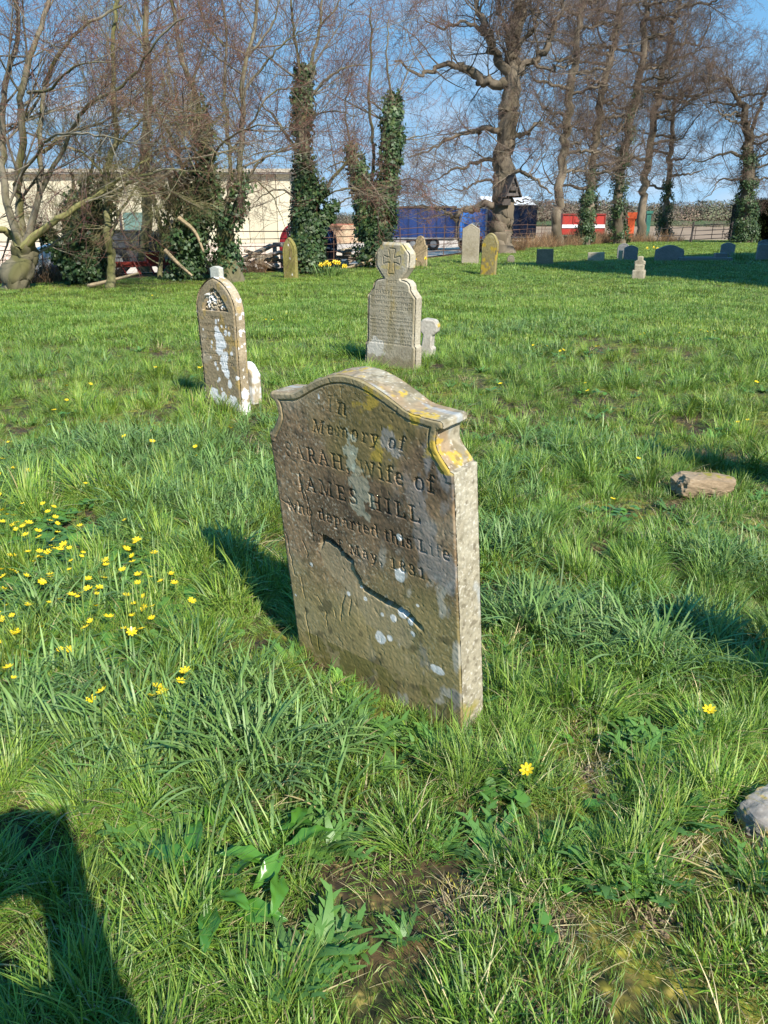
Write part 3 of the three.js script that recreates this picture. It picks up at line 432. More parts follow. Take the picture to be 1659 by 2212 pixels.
const SPRAY = {
  red: spraySet(11, 5, 6, 0.2, [[0.13, 0.07, 0.055], [0.10, 0.058, 0.045], [0.27, 0.155, 0.10], [0.21, 0.085, 0.058]], 0.95),
  olive: spraySet(51, 3, 7, 0.2, [[0.17, 0.155, 0.06], [0.22, 0.19, 0.08], [0.28, 0.23, 0.13]], 0.9),
  lime: spraySet(91, 5, 6, 0.3, [[0.13, 0.085, 0.06], [0.10, 0.066, 0.048], [0.23, 0.17, 0.125], [0.15, 0.095, 0.07]], 1.35),
};
function ivyClusters() {
  const list = [];
  for (let k = 0; k < 3; k++) {
    const R = rng(400 + k), s = new Sink();
    for (let i = 0; i < 16; i++) {
      const c = V((R() - 0.5) * 0.34, (R() - 0.5) * 0.34, R() * 0.12), n = V((R() - 0.5) * 1.3, 0.25 + (R() - 0.5) * 1.1, 1).normalize(), sz = 0.026 + R() * 0.024, a = R() * 6.28;
      const t = V(Math.cos(a), Math.sin(a), 0); t.addScaledVector(n, -t.dot(n)).normalize(); const b = V().crossVectors(n, t), g = mul3(R() < 0.75 ? [0.035, 0.078, 0.022] : [0.075, 0.115, 0.032], 0.7 + 0.7 * R());
      const o = s.v(c.x + n.x * sz * 0.15, c.y + n.y * sz * 0.15, c.z + n.z * sz * 0.15, n.x, n.y, n.z, g); let prev, first;
      for (let q = 0; q < 8; q++) { const an = q / 8 * 6.283, r = sz * [1.15, 0.62, 0.95, 0.6, 0.7, 0.6, 0.95, 0.62][q], p = c.clone().addScaledVector(t, Math.cos(an) * r).addScaledVector(b, Math.sin(an) * r); const v = s.v(p.x, p.y, p.z, n.x, n.y, n.z, g); if (q) s.tri(o, prev, v); else first = v; prev = v; }
      s.tri(o, prev, first);
    }
    list.push(s.geo());
  }
  return list;
}
const IVY = ivyClusters();
const STYLES = {
  left: { spray: 'red', bark: [0.165, 0.145, 0.09], bark2: [0.105, 0.10, 0.035], limb: [0.21, 0.185, 0.135], sec: [1.0, 2.4], up: 0.25, dens: 1.15, wander: 0.16 },
  bush: { spray: 'olive', bark: [0.19, 0.175, 0.085], bark2: [0.13, 0.13, 0.04], limb: [0.26, 0.23, 0.13], sec: [0.6, 1.5], up: 0.3, dens: 1.1, wander: 0.3 },
  lime: { spray: 'lime', bark: [0.21, 0.17, 0.12], bark2: [0.10, 0.08, 0.05], limb: [0.18, 0.145, 0.105], sec: [1.2, 2.9], up: 0.1, dens: 1.15, wander: 0.5 },
};
/** a tree from its trunk and limbs read off the photograph as [px, py, extra depth] paths */
function tree(name, label, d, spec) {
  const st = STYLES[spec.style], R = rng(spec.seed), base = at(spec.trunk[0][0], spec.trunk[0][1], d); base.y = groundY(base.x, base.z);
  const t = thing(name, label, 'tree', [base.x, base.y, base.z], 0, spec.group);
  const loc = (p) => at(p[0], p[1], d + (p[2] || 0)).sub(base);
  const barkCol = (lo, hi) => (a, s, p) => { const n = fbm(p.x * 2.2 + Math.cos(a) * 0.7, p.y * 1.5, p.z * 2.2 + Math.sin(a) * 0.7, 4), k = fbm(Math.cos(a) * 4 + p.x * 3, p.y * 7, Math.sin(a) * 4, 3); return mul3(mix3(lo, hi, sstep(0.42, 0.62, n)), 0.65 + 0.7 * k); };
  const sprays = [], tints = [], paths = [];
  const tip = (p, dir, s) => { sprays.push(place(p, dir, R() * 6.28, s)); const k = 0.75 + 0.6 * R(); tints.push([k, k * (0.92 + 0.16 * R()), k]); };
  const makePath = (list, n) => { const raw = list.map(loc); raw.forEach((v, i) => { if (i) { v.z += (R() - 0.5) * 0.5; } }); return smoothPath(raw, n).map((v, i, all) => { const w = Math.min(1, i / 4) * (st === STYLES.lime ? 0.1 : 0.022), o = list[0][1]; return v.add(V((vn(i * 0.9, spec.seed, 1 + o) - 0.5) * w * 3, (vn(i * 0.9, spec.seed, 2 + o) - 0.5) * w * 2.4, (vn(i * 0.9, spec.seed, 3 + o) - 0.5) * w * 3)); }); };
  const branchSink = new Sink();
  const grow = (p, dir, len, r, segs, level) => {
    const pts = [p], rad = [r], dd = dir.clone(); let q = p;
    for (let i = 1; i <= segs; i++) { dd.x += (R() - 0.5) * st.wander; dd.z += (R() - 0.5) * st.wander; dd.y += (R() - 0.45) * st.wander + st.up * 0.12; dd.normalize(); q = q.clone().addScaledVector(dd, len / segs); pts.push(q); rad.push(Math.max(0.004, r * (1 - 0.75 * i / segs))); }
    branchSink.tube(pts, rad, level === 1 ? 5 : 4, mul3(st.limb, 0.65 + 0.6 * R()));
    if (level === 1) { const m = Math.round((2 + len * 1.9) * st.dens); for (let i = 0; i < m; i++) { const f = (0.15 + 0.82 * R()) * segs, a = Math.floor(f), o = pts[a].clone().lerp(pts[Math.min(segs, a + 1)], f - a); grow(o, dd.clone().multiplyScalar(0.8).add(V(R() - 0.5, (R() - 0.45) * 0.9, R() - 0.5).multiplyScalar(1.5)).normalize(), len * (0.25 + 0.3 * R()), rad[a] * 0.5, 4, 2); } tip(pts[segs], dd, 0.6 + 0.5 * R()); }
    else { const m = 1 + Math.round(R() * 1.5 * st.dens); for (let i = 0; i < m; i++) { const a = 1 + Math.floor(R() * segs), pp = pts[a]; tip(pp, dd.clone().add(V(R() - 0.5, (R() - 0.5) * 0.8, R() - 0.5)).normalize(), 0.45 + 0.55 * R()); } }
  };
  const dress = (path, rad, from, every, k = 1) => {   // secondaries along a limb
    for (let i = Math.max(1, Math.floor(from * path.length)); i < path.length - 1; i++) {
      const seg = path[i + 1].distanceTo(path[i]); let n = seg / every * st.dens; while (n > 0) { if (R() < n) { const dir = path[i + 1].clone().sub(path[i]).normalize(), side = V(R() - 0.5, (R() - 0.4) * 0.8, R() - 0.5).normalize(); grow(path[i].clone().lerp(path[i + 1], R()), dir.multiplyScalar(0.55).add(side).normalize(), k * mix(st.sec[0], st.sec[1], R()), Math.max(0.009, Math.min(0.035, rad[i] * 0.4)), 6, 1); } n -= 1; }
    }
  };
  const trunks = [spec.trunk, ...(spec.trunks || [])];
  trunks.forEach((tr, ti) => {
    const n = Math.max(14, tr.length * 7), path = makePath(tr, n), rr = ti ? spec.trunkR[ti] : spec.trunkR[0], rad = path.map((_, i) => { const f = i / n * (rr.length - 1), a = Math.min(rr.length - 2, Math.floor(f)); return mix(rr[a], rr[a + 1], f - a); });
    if (path[0].y > -0.3) { path.unshift(path[0].clone().add(V(0, -0.4, 0))); rad.unshift(rad[0] * 1.25); }
    const s = new Sink(), fl = spec.flute || 0.1, sd = spec.seed * 0.37 + ti;
    s.tube(path, rad, spec.sides || 16, barkCol(st.bark, st.bark2), (a, l, f) => 1 + fl * (fbm(Math.cos(a) * 1.9 + sd, l * 0.5, Math.sin(a) * 1.9, 3) - 0.5) * 2.4 + fl * 0.7 * (fbm(Math.cos(a) * 6, l * 1.3 + sd, Math.sin(a) * 6, 2) - 0.5) + 0.35 * fl * 4 * sstep(0.1, 0, f) + fl * 0.9 * (Math.abs(vn(a / 6.2832 * 14 + 0.01, l * 0.35 + sd * 9, 3) - 0.5) - 0.25));
    const g = s.geo(true); part('trunk', g, barkMat, t); paths.push([path, rad]);
    if (spec.epicormic) dress(path, rad, spec.epicormic[0], spec.epicormic[1], 0.55);
    dress(path, rad, 0.62, 0.5);
  });
  const limbs = [...(spec.limbs || [])];
  if (spec.auto) { const tr = spec.trunk, n = spec.auto[0]; for (let k = 0; k < n; k++) { const f = (0.28 + 0.7 * (k + R()) / n) * (tr.length - 1), a = Math.min(tr.length - 2, Math.floor(f)), x = mix(tr[a][0], tr[a + 1][0], f - a), y = mix(tr[a][1], tr[a + 1][1], f - a), sgn = R() < 0.5 ? -1 : 1, L = spec.auto[1] * (0.5 + 0.7 * R()), dz = (R() - 0.5) * 5; limbs.push({ p: [[x, y], [x + sgn * L * 0.3, y - L * 0.05, dz * 0.3], [x + sgn * L * 0.62, y - L * (0.02 + 0.22 * R()), dz * 0.7], [x + sgn * L * (0.8 + 0.2 * R()), y - L * (0.15 + 0.6 * R()), dz]], r: [spec.auto[2], 0.03] }); } }
  for (const l of limbs) {
    const n = Math.max(10, l.p.length * 5), path = makePath(l.p, n), thin = st === STYLES.left ? 0.68 : st === STYLES.lime ? 0.72 : 1, rad = path.map((_, i) => thin * mix(l.r[0], l.r[1], i / n)), s = new Sink();
    s.tube(path, rad, 9, barkCol(l.bark || st.limb, st.bark2), (a, q) => 1 + (st === STYLES.lime ? 0.5 : 0.26) * (fbm(Math.cos(a) * 1.5, q * 2.6 + spec.seed, Math.sin(a) * 1.5, 3) - 0.5) * 2);
    part('limb', s.geo(true), barkMat, t); dress(path, rad, l.from ?? 0.16, 0.55); paths.push([path, rad]);
    tip(path[n], path[n].clone().sub(path[n - 2]).normalize(), 1);
  }
  const b = part('branches', branchSink.geo(), barkMat, t); b.userData.kind = 'stuff';
  const set = SPRAY[st.spray]; set.forEach((g, k) => { const m = sprays.filter((_, i) => i % set.length === k), c = tints.filter((_, i) => i % set.length === k); if (m.length) inst('twigs', g, twigMat, m, c, t); });
  // ivy: [path index, from, to, clusters, spread]
  if (spec.ivy) {
    const mats = IVY.map(() => []), cols = IVY.map(() => []); let e = new THREE.Euler(), Q = new THREE.Quaternion();
    for (const [pi, f0, f1, count, spread] of spec.ivy) { const [path, rad] = paths[pi]; for (let i = 0; i < count * 1.35; i++) { const fr = R(); if (R() < fr * fr * fr * 0.9) continue; const f = mix(f0, f1, fr) * (path.length - 1), a = Math.min(path.length - 2, Math.floor(f)), p = path[a].clone().lerp(path[a + 1], f - a), an = R() * 6.283, thin = 0.35 + 0.65 * fbm(Math.cos(an) * 1.4 + spec.seed, p.y * 0.9, Math.sin(an) * 1.4, 3) * 1.5, r = rad[a] + spread * R() * thin * (1.25 - 0.75 * fr); if (fbm(p.x * 1.7 + Math.sin(an), p.y * 1.5, p.z + Math.cos(an) + spec.seed, 3) < 0.40) continue; p.x += Math.sin(an) * r; p.z += Math.cos(an) * r; e.set((R() - 0.5) * 0.9, an + (R() - 0.5) * 0.9, (R() - 0.5) * 2, 'YXZ'); const k = Math.floor(R() * IVY.length), s = 0.8 + 0.7 * R(); mats[k].push(new THREE.Matrix4().compose(p, Q.setFromEuler(e), V(s, s, s))); const tn = 0.75 + 0.6 * R(); cols[k].push([tn, tn, tn]); } }
    IVY.forEach((g, k) => inst('ivy', g, ivyMat, mats[k], cols[k], t));
  }
  return t;
}
const LG = 'bare trees along the left railings', RG = 'old bare limes along the right boundary';
tree('boundary_tree', 'gnarled mossy tree with a burred trunk at the left edge of the view', 17.6, { style: 'left', seed: 3, group: LG, flute: 0.3, sides: 24, trunk: [[38, 632], [40, 600], [45, 560], [50, 522]], trunkR: [[0.31, 0.25, 0.30, 0.24, 0.26, 0.2]], limbs: [
  { p: [[50, 535], [95, 500], [150, 462], [215, 415], [270, 375], [330, 340, 1]], r: [0.13, 0.03], bark: [0.3, 0.28, 0.1] }, { p: [[45, 535], [38, 470], [30, 400], [42, 300], [55, 200], [80, 100], [100, 0], [115, -120]], r: [0.15, 0.05] },
  { p: [[40, 535], [15, 505], [-20, 490], [-70, 440]], r: [0.14, 0.05], bark: [0.3, 0.28, 0.1] }, { p: [[55, 530], [85, 440], [92, 340], [90, 250], [110, 140], [190, 60], [260, 10]], r: [0.11, 0.03] },
  { p: [[45, 530], [20, 420], [5, 300], [10, 200], [30, 60], [20, -100]], r: [0.13, 0.05] }, { p: [[85, 420], [140, 300, -0.5], [190, 230, -1], [270, 170, -1.5], [330, 90, -2], [400, 40, -2]], r: [0.07, 0.02] },
  { p: [[92, 330], [150, 290, 0.5], [230, 255, 1], [310, 200, 1]], r: [0.06, 0.02] }, { p: [[60, 200], [110, 190, -1], [170, 150, -1.5], [240, 130, -2]], r: [0.05, 0.015] }, { p: [[30, 400], [70, 330, -1], [130, 290, -2], [200, 290, -2.5], [290, 310, -3]], r: [0.05, 0.015] }] });
tree('thicket', 'ivy hung multi stemmed bush behind the white drum', 18.9, { style: 'bush', seed: 5, group: LG, trunk: [[190, 602], [172, 540], [165, 450], [150, 370]], trunks: [[[196, 602], [205, 510], [222, 430], [236, 340]], [[186, 602], [150, 560], [112, 515], [95, 500]], [[192, 602], [185, 520], [188, 420], [205, 330]]], trunkR: [[0.07, 0.05, 0.03], [0.07, 0.05, 0.03], [0.05, 0.03, 0.02], [0.06, 0.04, 0.02]], epicormic: [0.25, 0.3], ivy: [[0, 0.1, 0.8, 170, 0.26], [1, 0.1, 0.75, 190, 0.24], [2, 0, 0.9, 150, 0.2], [3, 0.1, 0.8, 110, 0.24]] });
tree('boundary_tree', 'slender pale grey stemmed tree right of the ivy bush', 18.1, { style: 'bush', seed: 8, group: LG, trunk: [[238, 624], [236, 560], [233, 500], [228, 440], [232, 380], [250, 300], [245, 200], [250, 80], [255, -50]], trunkR: [[0.1, 0.085, 0.08, 0.075, 0.065, 0.055, 0.05, 0.04, 0.03]], epicormic: [0.35, 0.5], limbs: [{ p: [[234, 520], [258, 470], [290, 410], [330, 360]], r: [0.04, 0.012] }, { p: [[230, 440], [290, 395, -1], [350, 370, -1.5], [430, 372, -2]], r: [0.04, 0.01] }, { p: [[232, 400], [200, 350], [160, 320], [110, 310]], r: [0.035, 0.01] }, { p: [[245, 320], [290, 270], [340, 240]], r: [0.03, 0.01] }] });
tree('boundary_tree', 'brown straight trunked tree standing back between the ivy bush and the dark thicket', 24, { style: 'left', seed: 13, group: LG, trunk: [[312, 565], [318, 450], [312, 330], [318, 200], [310, 60], [315, -80]], trunkR: [[0.17, 0.15, 0.14, 0.11, 0.08, 0.05]], epicormic: [0.3, 0.5], limbs: [{ p: [[315, 330], [360, 280], [400, 230], [420, 150]], r: [0.05, 0.015] }, { p: [[314, 250], [260, 200], [215, 160]], r: [0.05, 0.015] }, { p: [[316, 150], [360, 90], [390, 30]], r: [0.04, 0.012] }, { p: [[312, 100], [270, 50], [240, -10]], r: [0.04, 0.012] }] });
tree('thicket', 'darkest tangle of ivy and stems in front of the old tractor', 20.2, { style: 'bush', seed: 17, group: LG, trunk: [[398, 590], [384, 510], [376, 430], [360, 370]], trunks: [[[412, 590], [425, 510], [432, 430], [442, 345]], [[404, 590], [404, 490], [402, 400], [380, 320], [345, 250]], [[345, 590], [350, 520], [340, 450], [330, 400]]], trunkR: [[0.1, 0.07, 0.04], [0.11, 0.08, 0.04], [0.08, 0.06, 0.03], [0.06, 0.05, 0.03]], epicormic: [0.1, 0.3], ivy: [[0, 0, 0.85, 170, 0.34], [1, 0, 0.85, 240, 0.26], [2, 0, 0.6, 110, 0.34]] });
tree('boundary_tree', 'tree forking low into many stems behind the narrow pale footstone', 19.8, { style: 'left', seed: 19, group: LG, flute: 0.2, sides: 22, trunk: [[491, 580], [488, 545], [485, 500]], trunkR: [[0.30, 0.22, 0.21, 0.25]], limbs: [
  { p: [[478, 505], [462, 450], [448, 380], [440, 300], [425, 220], [390, 120], [370, 20], [350, -100]], r: [0.14, 0.05] }, { p: [[488, 505], [492, 430], [498, 360], [490, 270], [480, 180], [485, 80], [470, -60]], r: [0.09, 0.03] },
  { p: [[494, 505], [515, 430], [522, 350], [524, 260], [528, 150], [545, 60], [560, -80]], r: [0.13, 0.05] }, { p: [[474, 495], [440, 440], [400, 400], [370, 350], [345, 280], [330, 230]], r: [0.08, 0.02] },
  { p: [[523, 400], [555, 360], [590, 330], [640, 310]], r: [0.05, 0.015] }, { p: [[524, 200], [570, 140], [610, 100], [660, 60]], r: [0.05, 0.015] }, { p: [[518, 400], [555, 392], [590, 430], [612, 490]], r: [0.04, 0.01] }, { p: [[440, 300], [400, 260], [370, 170], [355, 90]], r: [0.06, 0.02] }, { p: [[498, 330], [540, 270], [590, 200], [625, 190]], r: [0.05, 0.015] }, { p: [[528, 130], [580, 60], [610, -20]], r: [0.05, 0.02] }, { p: [[485, 100], [440, 40], [420, -40]], r: [0.04, 0.02] }, { p: [[445, 370], [490, 300, -1.5], [560, 270, -2.5], [640, 280, -3]], r: [0.045, 0.012] }],
  ivy: [[1, 0.05, 0.6, 230, 0.12], [3, 0.05, 0.3, 70, 0.08], [0, 0.1, 1, 40, 0.05]] });
tree('ivy_tree', 'ivy sheathed tree standing behind the olive green headstone', 23, { style: 'left', seed: 23, group: LG, trunk: [[662, 556], [660, 480], [658, 400], [655, 300], [653, 220], [660, 160], [672, 135]], trunkR: [[0.26, 0.21, 0.18, 0.15, 0.12, 0.1, 0.07]], limbs: [{ p: [[664, 440], [700, 410], [745, 355], [790, 330]], r: [0.1, 0.03] }, { p: [[655, 350], [620, 295], [590, 250], [560, 225]], r: [0.08, 0.02] }, { p: [[660, 230], [700, 180], [745, 150], [790, 140]], r: [0.06, 0.02] }, { p: [[668, 150], [690, 60], [700, -60]], r: [0.07, 0.04] }, { p: [[655, 200], [640, 100], [632, 0], [640, -80]], r: [0.06, 0.03] }, { p: [[668, 515], [690, 485], [712, 455], [735, 438], [770, 420]], r: [0.06, 0.02] }, { p: [[664, 470], [720, 415], [780, 410], [850, 430]], r: [0.04, 0.01] }, { p: [[656, 440], [610, 410], [570, 420], [540, 450]], r: [0.05, 0.012] }, { p: [[656, 310], [610, 330, -2], [560, 330, -3], [500, 350, -3]], r: [0.04, 0.01] }, { p: [[655, 260], [720, 240, -2], [770, 250, -3]], r: [0.04, 0.01] }, { p: [[690, 60], [730, 10], [750, -50]], r: [0.04, 0.02] }],
  ivy: [[0, 0.0, 0.34, 800, 0.17], [0, 0.3, 0.92, 360, 0.08], [6, 0.1, 0.7, 110, 0.14], [1, 0, 0.4, 80, 0.1]] });
tree('ivy_tree', 'twin stemmed tree thick with ivy left of the blue lorry', 25, { style: 'left', seed: 29, group: LG, trunk: [[808, 536], [798, 475], [786, 420], [772, 360], [755, 305]], trunks: [[[818, 536], [828, 460], [838, 380], [845, 300], [848, 230], [846, 205]], [[800, 440], [806, 330], [798, 220], [802, 110], [800, 20]]], trunkR: [[0.24, 0.2, 0.15, 0.11, 0.08], [0.2, 0.18, 0.15, 0.12, 0.09, 0.06], [0.06, 0.05, 0.04, 0.03, 0.02]], limbs: [{ p: [[772, 370], [740, 350], [705, 365]], r: [0.06, 0.02] }, { p: [[756, 310], [745, 240], [760, 150]], r: [0.05, 0.015] }, { p: [[846, 210], [835, 120], [840, 40]], r: [0.05, 0.02] }, { p: [[842, 330], [880, 300], [930, 290]], r: [0.05, 0.015] }, { p: [[800, 430], [760, 405, -1], [700, 420, -2]], r: [0.04, 0.01] }, { p: [[830, 400], [880, 385, -1], [920, 400, -2]], r: [0.04, 0.01] }],
  ivy: [[0, 0, 0.45, 560, 0.26], [0, 0.45, 0.95, 240, 0.13], [1, 0, 0.45, 560, 0.24], [1, 0.45, 0.97, 380, 0.15]] });
tree('lime_tree', 'largest old lime with a massive split trunk carrying an owl box', 36, { style: 'lime', seed: 31, group: RG, flute: 0.22, sides: 40, trunk: [[1078, 552], [1080, 520], [1083, 470], [1086, 420], [1090, 350], [1098, 270], [1105, 180], [1112, 100], [1118, 20], [1122, -80]], trunkR: [[0.66, 0.5, 0.45, 0.42, 0.4, 0.38, 0.34, 0.29, 0.24, 0.2]], epicormic: [0.35, 0.35], limbs: [
  { p: [[1098, 180], [1070, 178], [1038, 170], [1000, 145], [982, 138], [941, 148], [910, 163], [854, 133]], r: [0.3, 0.06] }, { p: [[1102, 160], [1068, 117], [1048, 66], [1033, 10], [1010, -50]], r: [0.3, 0.1] }, { p: [[1095, 290], [1050, 282], [1017, 286], [956, 306], [890, 342]], r: [0.2, 0.04] }, { p: [[1088, 330], [1038, 352], [982, 367], [931, 393]], r: [0.14, 0.03] },
  { p: [[1080, 445], [1050, 440], [1020, 452], [1000, 452], [984, 478]], r: [0.24, 0.13], from: 0.6 }, { p: [[986, 476], [968, 462], [941, 449], [900, 440]], r: [0.12, 0.03] }, { p: [[1106, 170], [1145, 133], [1181, 100], [1200, 40], [1230, -30]], r: [0.24, 0.06] }, { p: [[1150, 130], [1181, 150], [1211, 143], [1240, 130]], r: [0.1, 0.03] }, { p: [[1100, 295], [1130, 291], [1150, 275], [1175, 262]], r: [0.16, 0.04] }, { p: [[1094, 377], [1130, 375], [1160, 388], [1191, 418]], r: [0.14, 0.04] }, { p: [[1112, 110], [1150, 60], [1170, 0]], r: [0.15, 0.05] }, { p: [[1048, 70], [1000, 50], [960, 60], [920, 40]], r: [0.12, 0.03] }, { p: [[1110, 90], [1080, 40], [1075, -40]], r: [0.14, 0.06] }, { p: [[1085, 400], [1040, 390], [1000, 410], [950, 405]], r: [0.09, 0.02] }, { p: [[1084, 440], [1110, 436], [1140, 432]], r: [0.09, 0.03] }] });
const limeRow = [
  ['lime with a crooked grey trunk next to the largest lime', 44, [[1205, 527], [1203, 450], [1212, 350], [1228, 250], [1240, 150], [1250, 60], [1262, -60]], [0.42, 0.36, 0.34, 0.32, 0.28, 0.24, 0.2], 41, null],
  ['lime with an ivy skirt in front of the red trailer', 46, [[1262, 523], [1268, 460], [1275, 400], [1290, 280], [1310, 170], [1330, 80], [1345, -30]], [0.42, 0.38, 0.34, 0.32, 0.27, 0.23, 0.18], 43, [[0, 0.02, 0.42, 500, 0.3]]],
  ['lime with a dark ivy streaked trunk right of the red trailer', 48, [[1338, 522], [1335, 440], [1345, 350], [1370, 230], [1385, 130], [1395, 20], [1400, -60]], [0.46, 0.42, 0.38, 0.33, 0.28, 0.23, 0.19], 47, [[0, 0.02, 0.6, 420, 0.25]]],
  ['lime with yellow lichen on its leaning upper trunk', 52, [[1385, 516], [1392, 420], [1400, 320], [1425, 200], [1440, 110], [1460, 40], [1480, -20]], [0.42, 0.38, 0.35, 0.3, 0.25, 0.18, 0.12], 53, null],
  ['slim last lime of the row next to the open field', 55, [[1437, 516], [1440, 440], [1446, 350], [1455, 260], [1470, 190]], [0.34, 0.3, 0.25, 0.18, 0.1], 59, [[0, 0.05, 0.45, 260, 0.4]]]];
for (const [label, d, trunk, r, seed, ivy] of limeRow) tree('lime_tree', label, d, { style: 'lime', seed, group: RG, sides: 18, flute: 0.14, trunk, trunkR: [r.map((q) => q * 0.66)], auto: [seed === 59 ? 8 : 14, seed === 59 ? 75 : 110, 0.13], epicormic: [0.2, 0.6], limbs: seed === 53 ? [{ p: [[1412, 205], [1450, 212], [1491, 209], [1537, 199], [1578, 173]], r: [0.16, 0.04] }, { p: [[1425, 200], [1440, 130], [1470, 100], [1485, 60]], r: [0.14, 0.03], bark: [0.4, 0.33, 0.1] }] : [], ivy });
tree('lime_tree', 'solitary ivy footed tree beside the clipped hedge at the right', 50, { style: 'lime', seed: 61, sides: 18, flute: 0.14, trunk: [[1610, 522], [1612, 450], [1615, 350], [1612, 290], [1604, 230], [1585, 190]], trunkR: [[0.42, 0.34, 0.29, 0.25, 0.18, 0.09]], auto: [8, 95, 0.11], epicormic: [0.15, 0.3], limbs: [{ p: [[1612, 300], [1640, 240], [1655, 180], [1690, 120]], r: [0.16, 0.04] }, { p: [[1612, 345], [1575, 330], [1530, 345], [1480, 355]], r: [0.14, 0.03] }, { p: [[1608, 390], [1560, 390], [1520, 440]], r: [0.1, 0.02] }, { p: [[1604, 230], [1565, 172], [1530, 168], [1545, 130]], r: [0.14, 0.03] }, { p: [[1614, 350], [1660, 330], [1700, 350]], r: [0.12, 0.03] }], ivy: [[0, 0, 0.5, 700, 0.35]] });
// ---------------------------------------------------------------- boundary, yard, vehicles, far things
const iron = std(0.055, 0.045, 0.04, 0.7), rust = std(0.12, 0.065, 0.045, 0.85), tyreM = std(0.02, 0.02, 0.021, 0.9), steel = std(0.32, 0.33, 0.34, 0.5, { metalness: 0.5 });
function yAt(x, z) { return groundY(x, z); }
{ // iron estate railings: a post about every two metres, five rails
  const runs = [['rusty iron railings along the left side of the churchyard', [[-16, -18.3], [-8.7, -20.3], [-4.3, -23.1], [-0.3, -27.2]], 1.75], ['rusty iron railings in front of the blue lorry', [[-0.3, -27.2], [2.4, -32.4], [5.2, -38.4], [9.5, -45]], 2.1]];
  const R = rng(5);
  for (const [label, line, gap] of runs) {
    const t = thing('railing_fence', label, 'fence', [line[0][0], yAt(line[0][0], line[0][1]), line[0][1]]), o = t.position, posts = [];
    for (let i = 1; i < line.length; i++) { const [ax, az] = line[i - 1], [bx, bz] = line[i], n = Math.round(Math.hypot(bx - ax, bz - az) / gap); for (let k = 0; k < n; k++) posts.push([mix(ax, bx, k / n), mix(az, bz, k / n)]); } posts.push(line[line.length - 1]);
    const tops = posts.map(([x, z]) => { const y = yAt(x, z), a = (R() - 0.5) * 0.12, b = (R() - 0.5) * 0.08; part('post', bar([x - o.x, y - o.y - 0.2, z - o.z], [x - o.x + a, y - o.y + 1.22, z - o.z + b], 0.017, 5), rust, t); return (h) => [x - o.x + a * h / 1.22, y - o.y + h, z - o.z + b * h / 1.22]; });
    for (const h of [0.25, 0.5, 0.72, 0.93, 1.14]) for (let i = 1; i < tops.length; i++) part('rail', bar(tops[i - 1](h + (R() - 0.5) * 0.02), tops[i](h + (R() - 0.5) * 0.02), h > 1 ? 0.014 : 0.011, 5), rust, t);
  }
  // field gate and the leaning bit of railing beside it
  const a = at(1492, 527, 51), b = at(1566, 523, 53), g = thing('field_gate', 'dark metal field gate opening to the pale brown field', 'gate', [a.x, yAt(a.x, a.z), a.z], Math.atan2(-(b.z - a.z), b.x - a.x));
  const L = Math.hypot(b.x - a.x, b.z - a.z) + 0.5;
  for (const x of [0, L]) part('gate_post', bar([x, -0.1, 0], [x, 1.25, 0], 0.06, 8), iron, g);
  for (const h of [0.2, 0.45, 0.72, 1.05]) part('gate_bar', bar([0.05, h, 0], [L - 0.05, h + 0.06, 0], 0.025, 6), iron, g);
  for (const x of [0.3, 0.5 * L, 0.78 * L]) part('gate_upright', bar([x, 0.2, 0.01], [x, 1.06, 0.01], 0.022, 6), iron, g);
  const f = thing('railing_fence', 'short leaning run of railings left of the field gate', 'fence', [a.x - 2.3, yAt(a.x - 2.3, a.z), a.z + 0.3]);
  for (let k = 0; k < 4; k++) part('post', bar([k * 0.68, -0.1, 0], [k * 0.68 + 0.22, 0.95, 0], 0.03, 5), iron, f);
  for (const h of [0.4, 0.85]) part('rail', bar([h * 0.2, h, 0], [2.04 + h * 0.2, h + 0.08, 0], 0.022, 5), iron, f);
}
{ // cream sheet clad shed: vertical panels, door, roof
  const pl = at(-30, 540, 46), pr = at(632, 540, 46), y0 = -0.95, W = pr.x - pl.x, H = 4.75, D = 16, n = 22;
  const t = thing('farm_shed', 'long cream clad farm shed behind the left trees', 'building', [pl.x, y0, -46]);
  const cols = [[0.56, 0.51, 0.37], [0.61, 0.56, 0.41], [0.52, 0.475, 0.345]].map((c) => std(c[0], c[1], c[2], 0.8));
  const R = rng(9);
  for (let k = 0; k < n; k++) { const w = W / n, lo = k > 12 && k < 15 ? 0.0 : 1.1; part('wall_panel', box(w - 0.03, H - lo, 0.12, (k + 0.5) * w, lo + (H - lo) / 2, -0.06 - 0.03 * (k % 2)), cols[Math.floor(R() * 3)], t); }
  for (let k = 0; k < 11; k++) { if (k === 6) continue; const w = W / 11; part('plinth_block', box(w - 0.02, 1.08, 0.2, (k + 0.5) * w, 0.54, -0.04), std(0.56 + 0.06 * R(), 0.5, 0.42, 0.95), t); }
  part('side_wall', box(0.15, H, D, W - 0.075, H / 2, -D / 2 - 0.2), cols[0], t); part('rear_wall', box(W - 0.4, H, 0.15, W / 2, H / 2, -D), cols[0], t);
  part('door', box(1.5, 2.7, 0.1, W * 0.505, 1.36, 0.06), std(0.12, 0.22, 0.2, 0.6), t);
  const rs = new THREE.Shape([[-0.3, H + 0.02], [W + 0.3, H + 0.02], [W + 0.3, H + 0.2], [-0.3, H + 0.2]].map((p) => new THREE.Vector2(...p))); part('roof', new THREE.ExtrudeGeometry(rs, { depth: D + 0.8, bevelEnabled: false }).translate(0, 0, -D - 0.4), std(0.42, 0.38, 0.3, 0.8), t);
  part('gutter', bar([-0.3, H - 0.02, 0.3], [W + 0.3, H - 0.02, 0.3], 0.07, 8), std(0.2, 0.2, 0.19, 0.6), t);
}
